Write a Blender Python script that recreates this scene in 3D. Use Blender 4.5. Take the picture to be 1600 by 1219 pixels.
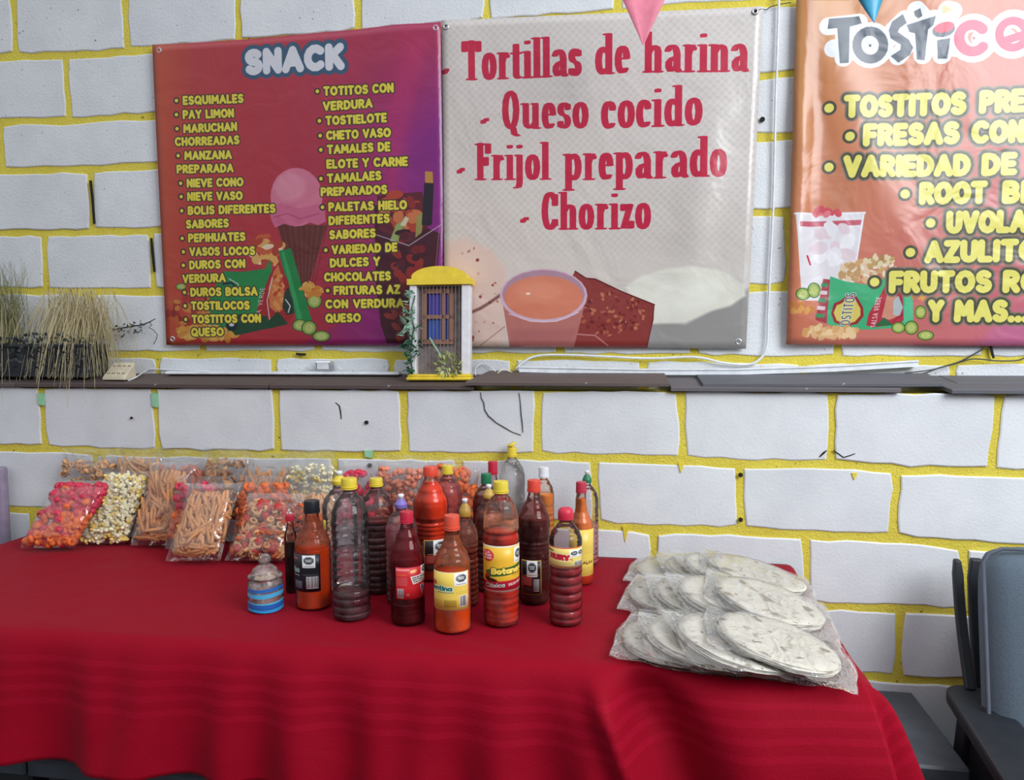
import bpy, math, random
import numpy as np
from mathutils import Vector, Matrix, noise as mnoise

C = bpy.context.scene
for o in list(bpy.data.objects):
    bpy.data.objects.remove(o)
RND = random.Random(7)
CAM_Z = 1.39
F, YAW, PIT, ROL = 1200.0, .1646, .073, -.0058

# ---------------------------------------------------------------- camera
cy_, sy_ = math.cos(YAW), math.sin(YAW)
FWD = np.array([-sy_*math.cos(PIT), cy_*math.cos(PIT), -math.sin(PIT)])
_r = np.array([cy_, sy_, 0.0]); _u = np.cross(_r, FWD)
RGT = math.cos(ROL)*_r + math.sin(ROL)*_u
UPV = -math.sin(ROL)*_r + math.cos(ROL)*_u
cd = bpy.data.cameras.new('camera'); cam = bpy.data.objects.new('camera', cd)
C.collection.objects.link(cam)
cd.sensor_width = 36; cd.lens = 36*F/1600; cd.clip_start = .02
m = Matrix.Identity(4)
for i in range(3):
    m[i][0], m[i][1], m[i][2] = RGT[i], UPV[i], -FWD[i]
m[2][3] = CAM_Z
cam.matrix_world = m
C.camera = cam

# ---------------------------------------------------------------- light and exposure
w = bpy.data.worlds.new('overcast'); C.world = w; w.use_nodes = True
bgn = w.node_tree.nodes['Background']
bgn.inputs[1].default_value = 1.0
# overcast sky: zenith about three times as bright as the horizon, dull ground below
wt = w.node_tree; tc = wt.nodes.new('ShaderNodeTexCoord'); sx_ = wt.nodes.new('ShaderNodeSeparateXYZ'); rp_ = wt.nodes.new('ShaderNodeValToRGB'); mr_ = wt.nodes.new('ShaderNodeMapRange')
wt.links.new(tc.outputs['Generated'], sx_.inputs[0]); wt.links.new(sx_.outputs[2], mr_.inputs[0]); mr_.inputs[1].default_value = -1; mr_.inputs[2].default_value = 1
wt.links.new(mr_.outputs[0], rp_.inputs[0]); wt.links.new(rp_.outputs[0], bgn.inputs[0])
e_ = rp_.color_ramp.elements; e_[0].position = .48; e_[0].color = (.18, .18, .19, 1); e_[1].position = 1.0; e_[1].color = (1.02, 1.08, 1.15, 1)
e2 = e_.new(.53); e2.color = (.31, .33, .355, 1)

def area_light(name, loc, target, sx, sy, power, col):
    ld = bpy.data.lights.new(name, 'AREA'); ld.shape = 'RECTANGLE'; ld.size = sx; ld.size_y = sy
    ld.energy = power; ld.color = col
    o = bpy.data.objects.new(name, ld); C.collection.objects.link(o)
    o.location = loc
    o.rotation_euler = (Vector(target)-Vector(loc)).to_track_quat('-Z', 'Y').to_euler()
    return o
area_light('daylight_open_front', (2.3, -.1, 3.0), (0.0, 2.1, 1.0), 2.0, 1.8, 112, (.93, .97, 1.0))
vs = C.view_settings
vs.view_transform = 'Standard'; vs.look = 'None'; vs.exposure = 0.16; vs.gamma = 1.0; vs.use_curve_mapping = False
C.display_settings.display_device = 'sRGB'
C.cycles.transparent_max_bounces = 40
C.cycles.max_bounces = 10
C.cycles.use_denoising = True
C.cycles.caustics_reflective = False; C.cycles.caustics_refractive = False

# ---------------------------------------------------------------- pixel rays onto real planes
def ray(x, y): return FWD*F + RGT*(x-800) - UPV*(y-609.5)
def aty(x, y, Y):
    v = ray(x, y); p = v*(Y/v[1]); return Vector((p[0], p[1], p[2]+CAM_Z))
def atz(x, y, Z):
    v = ray(x, y); p = v*((Z-CAM_Z)/v[2]); return Vector((p[0], p[1], p[2]+CAM_Z))
def proj(p):
    q = np.array([p[0], p[1], p[2]-CAM_Z]); d = q@FWD
    return 800+F*(q@RGT)/d, 609.5-F*(q@UPV)/d, d

# ---------------------------------------------------------------- materials
def lin(c):
    c = c/255.0
    return c/12.92 if c <= .04045 else ((c+.055)/1.055)**2.4
def L3(r, g, b): return (lin(r), lin(g), lin(b), 1)
class NT:
    def __init__(s, name):
        s.m = bpy.data.materials.new(name); s.m.use_nodes = True; s.t = s.m.node_tree
        s.n = s.t.nodes; s.b = s.n['Principled BSDF']; s.out = s.n['Material Output']
    def new(s, typ, **kw):
        n = s.n.new(typ)
        for k, v in kw.items():
            if k in n.inputs.keys(): n.inputs[k].default_value = v
            else: setattr(n, k, v)
        return n
    def link(s, a, b): s.t.links.new(a, b)
    def coord(s, which='Object'):
        return s.new('ShaderNodeTexCoord').outputs[which]
    def noise(s, vec, scale, detail=4, rough=.6, dist=0):
        n = s.new('ShaderNodeTexNoise'); n.inputs['Scale'].default_value = scale; n.inputs['Detail'].default_value = detail
        n.inputs['Roughness'].default_value = rough; n.inputs['Distortion'].default_value = dist
        if vec is not None: s.link(vec, n.inputs['Vector'])
        return n.outputs['Fac']
    def ramp(s, fac, stops):
        r = s.new('ShaderNodeValToRGB'); e = r.color_ramp.elements
        while len(e) < len(stops): e.new(.5)
        for k, (p, c) in enumerate(stops): e[k].position = p; e[k].color = c
        s.link(fac, r.inputs[0]); return r.outputs[0]
    def mix(s, fac, a, b, blend='MIX'):
        n = s.new('ShaderNodeMix'); n.data_type = 'RGBA'; n.blend_type = blend
        for sock, v in ((n.inputs[0], fac), (n.inputs[6], a), (n.inputs[7], b)):
            if isinstance(v, (tuple, float, int)): sock.default_value = v
            else: s.link(v, sock)
        return n.outputs[2]
    def bump(s, h, strength, dist=.01, to=None):
        n = s.new('ShaderNodeBump'); n.inputs['Strength'].default_value = strength; n.inputs['Distance'].default_value = dist
        s.link(h, n.inputs['Height'])
        s.link(n.outputs[0], (to or s.b.inputs['Normal'])); return n
    def setp(s, **kw):
        for k, v in kw.items(): s.b.inputs[k].default_value = v

def plain(name, rgb, rough=.5, var=.12, bump=0, scale=30, metal=0, spec=.5, sheen=0):
    t = NT(name); t.setp(Roughness=rough, Metallic=metal)
    t.b.inputs['Specular IOR Level'].default_value = spec
    if sheen: t.b.inputs['Sheen Weight'].default_value = sheen
    c = L3(*rgb); co = t.coord()
    n = t.noise(co, scale)
    d = tuple(x*(1-var) for x in c[:3])+(1,); l = tuple(min(1, x*(1+var)) for x in c[:3])+(1,)
    t.link(t.ramp(n, [(.3, d), (.7, l)]), t.b.inputs['Base Color'])
    if bump: t.bump(n, bump, .004)
    return t.m

def mat_block(pitted=True):
    t = NT('painted_block'); t.setp(Roughness=.55)
    oi = t.new('ShaderNodeObjectInfo'); co = t.coord('Generated'); ob = t.coord('Object')
    vo = t.new('ShaderNodeVectorMath', operation='ADD'); t.link(ob, vo.inputs[0])
    sc = t.new('ShaderNodeVectorMath', operation='SCALE'); sc.inputs['Scale'].default_value = 31
    cb = t.new('ShaderNodeCombineXYZ'); t.link(oi.outputs['Random'], cb.inputs[0]); t.link(oi.outputs['Random'], cb.inputs[2])
    t.link(cb.outputs[0], sc.inputs[0]); t.link(sc.outputs[0], vo.inputs[1]); v = vo.outputs[0]
    big = t.noise(v, 5, 3); fine = t.noise(v, 120, 5, .65); pit = t.noise(v, 70, 2, .5)
    base = t.ramp(big, [(.25, L3(214, 216, 220)), (.6, L3(228, 230, 233)), (.85, L3(234, 235, 236))])
    pits = t.ramp(pit, [(.25, (.3, .3, .3, 1)), (.30, (1, 1, 1, 1))] if pitted else [(.10, (.5, .5, .5, 1)), (.16, (1, 1, 1, 1))])
    c = t.mix(1.0, base, pits, 'MULTIPLY')
    tint = t.ramp(oi.outputs['Random'], [(0, (.94, .94, .95, 1)), (1, (1, 1, 1, 1))])
    c = t.mix(1.0, c, tint, 'MULTIPLY')
    # scuffs: long horizontal streaks of dirt
    mp = t.new('ShaderNodeMapping'); mp.inputs['Scale'].default_value = (2.2, 1, 16); t.link(v, mp.inputs[0])
    sc2 = t.noise(mp.outputs[0], 5, 6, .7)
    sm = t.ramp(sc2, [(.70, (0, 0, 0, 1)), (.78, (.4, .4, .4, 1))])
    c = t.mix(sm, c, L3(150, 148, 148))
    t.link(c, t.b.inputs['Base Color'])
    ad = t.new('ShaderNodeMath', operation='ADD'); t.link(fine, ad.inputs[0])
    mu = t.new('ShaderNodeMath', operation='MULTIPLY'); t.link(pits, mu.inputs[0]); mu.inputs[1].default_value = .8; t.link(mu.outputs[0], ad.inputs[1])
    t.bump(ad.outputs[0], .5 if pitted else .28, .004)
    return t.m

def mat_mortar():
    t = NT('yellow_painted_mortar'); t.setp(Roughness=.6); co = t.coord()
    a = t.noise(co, 9, 4); f = t.noise(co, 160, 5, .7); p = t.noise(co, 48, 3)
    c = t.ramp(a, [(.3, L3(230, 208, 70)), (.7, L3(244, 226, 84))])
    pit = t.ramp(p, [(.27, (.22, .2, .16, 1)), (.33, (1, 1, 1, 1))])
    c = t.mix(1.0, c, pit, 'MULTIPLY')
    worn = t.ramp(t.noise(co, 14, 6, .7), [(.68, (0, 0, 0, 1)), (.74, (.6, .6, .6, 1))])
    c = t.mix(worn, c, L3(196, 190, 150))
    t.link(c, t.b.inputs['Base Color'])
    t.bump(f, .9, .006); return t.m

def mat_film(name, tint=(1, 1, 1), milk=.05, gloss=.18, bump=.6, scale=22, rough=.1):
    t = NT(name); t.n.remove(t.b)
    co = t.coord()
    mp = t.new('ShaderNodeMapping'); mp.inputs['Scale'].default_value = (1, .6, 1); t.link(co, mp.inputs[0])
    h1 = t.noise(mp.outputs[0], scale, 3, .5, 1.2)
    vor = t.new('ShaderNodeTexVoronoi'); vor.feature = 'SMOOTH_F1'; vor.inputs['Scale'].default_value = scale*.8; t.link(mp.outputs[0], vor.inputs['Vector'])
    ad = t.new('ShaderNodeMath', operation='ADD'); t.link(h1, ad.inputs[0]); t.link(vor.outputs['Distance'], ad.inputs[1])
    bp = t.new('ShaderNodeBump'); bp.inputs['Strength'].default_value = bump; bp.inputs['Distance'].default_value = .012; t.link(ad.outputs[0], bp.inputs['Height'])
    tr = t.new('ShaderNodeBsdfTransparent'); tr.inputs[0].default_value = (*tint, 1)
    gl = t.new('ShaderNodeBsdfGlossy'); gl.inputs['Roughness'].default_value = rough; gl.inputs[0].default_value = (1, 1, 1, 1); t.link(bp.outputs[0], gl.inputs['Normal'])
    df = t.new('ShaderNodeBsdfTranslucent'); df.inputs[0].default_value = (.9, .9, .92, 1)
    d2 = t.new('ShaderNodeBsdfDiffuse'); d2.inputs[0].default_value = (.9, .9, .92, 1); t.link(bp.outputs[0], d2.inputs['Normal'])
    md = t.new('ShaderNodeMixShader'); md.inputs[0].default_value = .6; t.link(df.outputs[0], md.inputs[1]); t.link(d2.outputs[0], md.inputs[2])
    m1 = t.new('ShaderNodeMixShader'); m1.inputs[0].default_value = milk; t.link(tr.outputs[0], m1.inputs[1]); t.link(md.outputs[0], m1.inputs[2])
    lw = t.new('ShaderNodeLayerWeight'); lw.inputs[0].default_value = .25; t.link(bp.outputs[0], lw.inputs['Normal'])
    mr = t.new('ShaderNodeMapRange'); t.link(lw.outputs['Fresnel'], mr.inputs[0]); mr.inputs[3].default_value = gloss*.35; mr.inputs[4].default_value = min(1, gloss*3)
    m2 = t.new('ShaderNodeMixShader'); t.link(mr.outputs[0], m2.inputs[0]); t.link(m1.outputs[0], m2.inputs[1]); t.link(gl.outputs[0], m2.inputs[2])
    t.link(m2.outputs[0], t.out.inputs[0]); return t.m

_pet = {}
def mat_pet(rgb=(240, 238, 238), milk=.03):
    key = (rgb, milk)
    if key in _pet: return _pet[key]
    t = NT('clear_plastic'); t.n.remove(t.b)
    c = L3(*rgb)
    lw = t.new('ShaderNodeLayerWeight'); lw.inputs[0].default_value = .35
    edge = tuple(x*.86 for x in c[:3])+(1,)
    cr = t.ramp(lw.outputs['Facing'], [(.6, c), (1.0, edge)])
    tr = t.new('ShaderNodeBsdfTransparent'); t.link(cr, tr.inputs[0])
    gl = t.new('ShaderNodeBsdfGlossy'); gl.inputs['Roughness'].default_value = .045
    df = t.new('ShaderNodeBsdfDiffuse'); df.inputs[0].default_value = c
    blot = t.ramp(t.noise(t.coord(), 34, 5, .7), [(.40, (milk*.12,)*3+(1,)), (.8, (min(1, milk*1.1),)*3+(1,))])
    m1 = t.new('ShaderNodeMixShader'); t.link(blot, m1.inputs[0]); t.link(tr.outputs[0], m1.inputs[1]); t.link(df.outputs[0], m1.inputs[2])
    fr = t.new('ShaderNodeFresnel'); fr.inputs[0].default_value = 1.36
    m2 = t.new('ShaderNodeMixShader'); t.link(fr.outputs[0], m2.inputs[0]); t.link(m1.outputs[0], m2.inputs[1]); t.link(gl.outputs[0], m2.inputs[2])
    t.link(m2.outputs[0], t.out.inputs[0]); _pet[key] = t.m; return t.m

_plain = {}
def P(rgb, rough=.4, **kw):
    key = (rgb, rough, tuple(sorted(kw.items())))
    if key not in _plain: _plain[key] = plain(kw.pop('nm', 'coloured_plastic') if 'nm' in kw else 'coloured_plastic', rgb, rough, var=kw.pop('var', .06), **kw)
    return _plain[key]

# ---------------------------------------------------------------- mesh helpers
def mesh(name, verts, faces, mat, smooth=True, uvs=None):
    me = bpy.data.meshes.new(name)
    me.from_pydata([tuple(v) for v in verts], [], faces)
    if mat: me.materials.append(mat)
    if smooth:
        me.polygons.foreach_set('use_smooth', [True]*len(me.polygons))
    if uvs is not None:
        ul = me.uv_layers.new(name='UVMap')
        li = np.zeros(len(me.loops), dtype=np.int32); me.loops.foreach_get('vertex_index', li)
        ul.data.foreach_set('uv', np.array(uvs, dtype=np.float32)[li].ravel())
    me.update(); return me
def obj(name, me, parent=None, loc=(0, 0, 0), rot=None, mw=None):
    o = bpy.data.objects.new(name, me); C.collection.objects.link(o)
    o.parent = parent; o.location = loc
    if rot is not None: o.rotation_euler = rot
    if mw is not None: o.matrix_local = mw
    return o
def tag(o, label, cat, group=None):
    o['label'] = label; o['category'] = cat
    if group: o['group'] = group
    return o
def empty(name, loc, label, cat, group=None, rot=None):
    o = bpy.data.objects.new(name, None); C.collection.objects.link(o)
    o.location = loc; o.empty_display_size = .05
    if rot is not None: o.rotation_euler = rot
    return tag(o, label, cat, group)
class MB:
    def __init__(s): s.v = []; s.f = []
    def add(s, v, f):
        n = len(s.v); s.v += [Vector(q) for q in v]; s.f += [tuple(i+n for i in q) for q in f]; return s
    def box(s, x0, x1, y0, y1, z0, z1, b=0, M=None):
        if b <= 0:
            v = [(x, y, z) for x in (x0, x1) for y in (y0, y1) for z in (z0, z1)]
            f = [(0, 1, 3, 2), (4, 6, 7, 5), (0, 4, 5, 1), (2, 3, 7, 6), (0, 2, 6, 4), (1, 5, 7, 3)]
        else:
            b = min(b, (x1-x0)/2.01, (y1-y0)/2.01, (z1-z0)/2.01)
            v = []; idx = {}
            for ix, x in enumerate((x0, x1)):
                for iy, y in enumerate((y0, y1)):
                    for iz, z in enumerate((z0, z1)):
                        sx, sy, sz = (1, -1)[ix], (1, -1)[iy], (1, -1)[iz]
                        for ax in range(3):
                            p = [x+sx*b, y+sy*b, z+sz*b]; p[ax] = (x, y, z)[ax]
                            idx[(ix, iy, iz, ax)] = len(v); v.append(tuple(p))
            f = []
            for ax in range(3):
                o1, o2 = (ax+1) % 3, (ax+2) % 3
                for s_ in (0, 1):
                    q = []
                    for a, c in ((0, 0), (1, 0), (1, 1), (0, 1)):
                        k = [0, 0, 0]; k[ax] = s_; k[o1] = a; k[o2] = c; q.append(idx[(*k, ax)])
                    f.append(tuple(q if s_ else q[::-1]))
                # edges parallel to ax
                for a in (0, 1):
                    for c in (0, 1):
                        k0 = [0, 0, 0]; k0[o1] = a; k0[o2] = c; k1 = list(k0); k1[ax] = 1
                        q = (idx[(*k0, o1)], idx[(*k1, o1)], idx[(*k1, o2)], idx[(*k0, o2)])
                        f.append(q if (a == c) else q[::-1])
            for ix in (0, 1):
                for iy in (0, 1):
                    for iz in (0, 1):
                        q = tuple(idx[(ix, iy, iz, a)] for a in range(3))
                        f.append(q if (ix+iy+iz) % 2 else q[::-1])
        if M is not None: v = [M @ Vector(p) for p in v]
        return s.add(v, f)
    def tube(s, pts, rad, n=8, caps=True):
        pts = [Vector(p) for p in pts]; N = len(pts)
        rs = rad if isinstance(rad, (list, tuple)) else [rad]*N
        v = []; f = []; up = None
        for i, p in enumerate(pts):
            d = (pts[min(i+1, N-1)]-pts[max(i-1, 0)]).normalized()
            if up is None:
                up = Vector((0, 0, 1)) if abs(d.z) < .9 else Vector((1, 0, 0))
            a = d.cross(up).normalized(); up = a.cross(d).normalized()
            for k in range(n):
                t = 2*math.pi*k/n; v.append(p+(a*math.cos(t)+up*math.sin(t))*rs[i])
        for i in range(N-1):
            for k in range(n):
                k2 = (k+1) % n; f.append((i*n+k, i*n+k2, (i+1)*n+k2, (i+1)*n+k))
        if caps: f.append(tuple(range(n))[::-1]); f.append(tuple((N-1)*n+k for k in range(n)))
        return s.add(v, f)
    def lathe(s, prof, n=32, c=(0, 0, 0)):
        v = []; f = []; c = Vector(c)
        for r, z in prof:
            for k in range(n):
                t = 2*math.pi*k/n; v.append(c+Vector((r*math.cos(t), r*math.sin(t), z)))
        for i in range(len(prof)-1):
            for k in range(n):
                k2 = (k+1) % n; f.append((i*n+k, i*n+k2, (i+1)*n+k2, (i+1)*n+k))
        if prof[0][0] > 1e-6: f.append(tuple(range(n))[::-1])
        if prof[-1][0] > 1e-6: f.append(tuple((len(prof)-1)*n+k for k in range(n)))
        return s.add(v, f)
    def prism(s, poly, y0, y1):      # poly of (x,z), anticlockwise seen from -y
        n = len(poly); v = [(x, y0, z) for x, z in poly]+[(x, y1, z) for x, z in poly]
        f = [tuple(range(n)), tuple(range(n, 2*n))[::-1]]+[(i, n+i, n+(i+1) % n, (i+1) % n) for i in range(n)]
        return s.add(v, f)
    def me(s, name, mat, smooth=False): return mesh(name, s.v, s.f, mat, smooth)
    def build(s, name, mat, parent=None, smooth=False, **kw): return obj(name, s.me(name, mat, smooth), parent, **kw)
def flat_edges(o, ang=35):
    me = o.data
    try: me.set_sharp_from_angle(angle=math.radians(ang))
    except Exception: pass
    return o

# ---------------------------------------------------------------- flat print: a small rasteriser for banners and bottle labels
def arc(cx, cy, rx, ry, a0, a1, n=None):
    n = n or max(4, int(abs(a1-a0)/28))
    return [(cx+rx*math.cos(math.radians(a0+(a1-a0)*i/n)), cy+ry*math.sin(math.radians(a0+(a1-a0)*i/n))) for i in range(n+1)]
BUB = {
 'A': (.8, [[(0, 0), (.4, 1), (.8, 0)], [(.17, .33), (.63, .33)]]),
 'B': (.62, [[(0, 0), (0, 1)]+arc(.3, .76, .27, .24, 90, -90)+arc(.3, .26, .32, .26, 90, -90)+[(0, 0)], [(0, .52), (.3, .52)]]),
 'C': (.74, [arc(.42, .5, .42, .5, 48, 312)]),
 'D': (.7, [[(0, 0), (0, 1)]+arc(.25, .5, .45, .5, 90, -90)+[(0, 0)]]),
 'E': (.52, [[(.52, 1), (0, 1), (0, 0), (.52, 0)], [(0, .5), (.46, .5)]]),
 'F': (.52, [[(.52, 1), (0, 1), (0, 0)], [(0, .5), (.46, .5)]]),
 'G': (.8, [arc(.42, .5, .42, .5, 48, 335)+[(.8, .45), (.5, .45)]]),
 'H': (.64, [[(0, 0), (0, 1)], [(.64, 0), (.64, 1)], [(0, .5), (.64, .5)]]),
 'I': (.04, [[(.02, 0), (.02, 1)]]),
 'J': (.5, [[(.5, 1), (.5, .3)]+arc(.25, .28, .25, .28, 0, -170)]),
 'K': (.62, [[(0, 0), (0, 1)], [(.6, 1), (0, .45)], [(.2, .6), (.62, 0)]]),
 'L': (.5, [[(0, 1), (0, 0), (.5, 0)]]),
 'M': (.9, [[(0, 0), (.06, 1), (.45, .35), (.84, 1), (.9, 0)]]),
 'N': (.66, [[(0, 0), (0, 1), (.66, 0), (.66, 1)]]),
 'O': (.86, [arc(.43, .5, .43, .5, 0, 360)]),
 'P': (.6, [[(0, 0), (0, 1)]+arc(.28, .73, .32, .27, 90, -90)+[(0, .46)]]),
 'Q': (.88, [arc(.43, .5, .43, .5, 0, 360), [(.55, .25), (.88, -.05)]]),
 'R': (.62, [[(0, 0), (0, 1)]+arc(.28, .74, .31, .26, 90, -90)+[(0, .48)], [(.28, .48), (.62, 0)]]),
 'S': (.62, [arc(.32, .755, .29, .245, 35, 270)+arc(.31, .255, .31, .255, 90, -145)]),
 'T': (.7, [[(0, 1), (.7, 1)], [(.35, 1), (.35, 0)]]),
 'U': (.68, [[(0, 1)]+arc(.34, .34, .34, .34, 180, 360)+[(.68, 1)]]),
 'V': (.76, [[(0, 1), (.38, 0), (.76, 1)]]),
 'Y': (.74, [[(0, 1), (.37, .48), (.74, 1)], [(.37, .48), (.37, 0)]]),
 'X': (.7, [[(0, 0), (.7, 1)], [(.7, 0), (0, 1)]]),
 'Z': (.62, [[(0, 1), (.62, 1), (0, 0), (.62, 0)]]),
 '.': (.04, [[(.02, 0), (.02, .02)]]), '•': (.04, [[(.02, .44), (.02, .46)]]), ' ': (.22, []), '-': (.3, [[(0, .5), (.3, .5)]]),
 'a': (.5, [arc(.25, .3, .25, .3, 0, 360), [(.5, .6), (.5, 0)]]), 'e': (.5, [[(.02, .3), (.5, .3)]+arc(.25, .3, .25, .3, 0, 300)]),
 'i': (.04, [[(.02, .6), (.02, 0)], [(.02, .9), (.02, .92)]]), 'l': (.04, [[(.02, 1), (.02, 0)]]), 'n': (.46, [[(0, .6), (0, 0)], [(0, .3)]+arc(.23, .36, .23, .24, 180, 0)+[(.46, 0)]]),
 't': (.36, [[(.15, .95), (.15, .12)]+arc(.27, .12, .12, .12, 180, 290), [(0, .6), (.34, .6)]]), 'o': (.5, [arc(.25, .3, .25, .3, 0, 360)]),
 'r': (.32, [[(0, .6), (0, 0)], [(0, .32)]+arc(.2, .38, .2, .22, 180, 60)]), 's': (.36, [arc(.18, .45, .17, .15, 35, 270)+arc(.18, .15, .18, .15, 90, -145)]),
 'c': (.42, [arc(.25, .3, .25, .3, 50, 310)]), 'á': (.5, [arc(.25, .3, .25, .3, 0, 360), [(.5, .6), (.5, 0)], [(.2, .78), (.32, .92)]]),
}
def S_(x, y0, y1): return [(x, y0), (x, y1)]
SER = {   # fat condensed serif: broad nib, x height .66
 'T': (.6, [S_(.3, 0, 1), [(.03, .98), (.57, .98)], [(.03, .93), (.57, .93)], [(.0, .98), (.0, .74)], [(.6, .98), (.6, .74)], [(.18, 0), (.42, 0)]]),
 'o': (.42, [arc(.21, .33, .19, .33, 0, 360)]),
 'r': (.34, [S_(.1, 0, .66), [(0, 0), (.24, 0)], [(0, .66), (.1, .66)], [(.1, .42), (.17, .58), (.26, .65)], [(.29, .6), (.29, .55)]]),
 't': (.26, [[(.1, .86), (.1, .1)]+arc(.19, .1, .09, .1, 180, 300), [(-.04, .64), (.26, .64)]]),
 'i': (.14, [S_(.07, 0, .66), [(-.04, 0), (.2, 0)], [(-.04, .66), (.07, .66)], [(.07, .88), (.07, .93)]]),
 'l': (.14, [S_(.07, 0, 1), [(-.04, 0), (.2, 0)], [(-.04, 1), (.07, 1)]]),
 'a': (.46, [arc(.2, .48, .17, .18, 165, 25)+[(.39, .45), (.39, .08), (.47, .0)], [(.38, .38), (.2, .34), (.08, .25), (.07, .12), (.14, .02), (.24, .03), (.37, .14)]]),
 's': (.32, [arc(.16, .5, .14, .16, 40, 250)+arc(.16, .17, .15, .17, 70, -140), [(.3, .62), (.3, .5)], [(.02, .16), (.02, .04)]]),
 'd': (.46, [S_(.40, 0, 1), [(.29, 1), (.40, 1)], arc(.2, .33, .18, .33, 40, 320, 10), [(.40, 0), (.5, 0)]]),
 'e': (.33, [[(.03, .36), (.31, .36)]+arc(.17, .33, .16, .33, 5, 315, 11)]),
 'h': (.54, [S_(.08, 0, 1), [(-.02, 0), (.17, 0)], [(-.03, 1), (.08, 1)], [(.1, .48), (.2, .61), (.31, .65), (.41, .62), (.46, .52), (.46, 0)], [(.38, 0), (.55, 0)]]),
 'n': (.54, [S_(.08, 0, .66), [(-.02, 0), (.17, 0)], [(-.03, .66), (.08, .66)], [(.1, .48), (.2, .61), (.31, .65), (.41, .62), (.46, .52), (.46, 0)], [(.38, 0), (.55, 0)]]),
 'u': (.54, [[(.07, .66), (.07, .14), (.12, .05), (.22, .01), (.33, .05), (.44, .16)], S_(.45, 0, .66), [(-.03, .66), (.07, .66)], [(.37, .66), (.45, .66)], [(.45, 0), (.55, 0)]]),
 'c': (.32, [arc(.17, .33, .17, .33, 45, 315, 11), [(.3, .56), (.3, .46)]]),
 'Q': (.5, [arc(.24, .5, .22, .5, 0, 360), [(.2, .1), (.34, .0), (.38, -.16), (.5, -.2)]]),
 'F': (.46, [S_(.12, 0, 1), [(0, 0), (.26, 0)], [(0, .98), (.46, .98)], [(.46, .98), (.46, .74)], [(.12, .5), (.36, .5)], [(.36, .6), (.36, .4)]]),
 'j': (.16, [[(.08, .66), (.08, -.1), (.04, -.22), (-.08, -.24)], [(-.03, .66), (.08, .66)], [(.08, .88), (.08, .93)]]),
 'p': (.48, [S_(.08, -.28, .66), [(-.03, -.28), (.2, -.28)], [(-.03, .66), (.08, .66)], arc(.27, .33, .19, .33, 140, -140, 10)]),
 'C': (.46, [arc(.24, .5, .23, .5, 40, 320, 12), [(.44, .94), (.44, .66)], [(.44, .1), (.44, .25)]]),
 'z': (.34, [[(.02, .64), (.3, .64), (.04, .02), (.33, .02)], [(.02, .64), (.02, .5)], [(.34, .02), (.34, .18)]]),
 '-': (.24, [[(.02, .27), (.1, .33), (.22, .38)], [(.02, .33), (.22, .33)]]), ' ': (.2, []),
}
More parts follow.
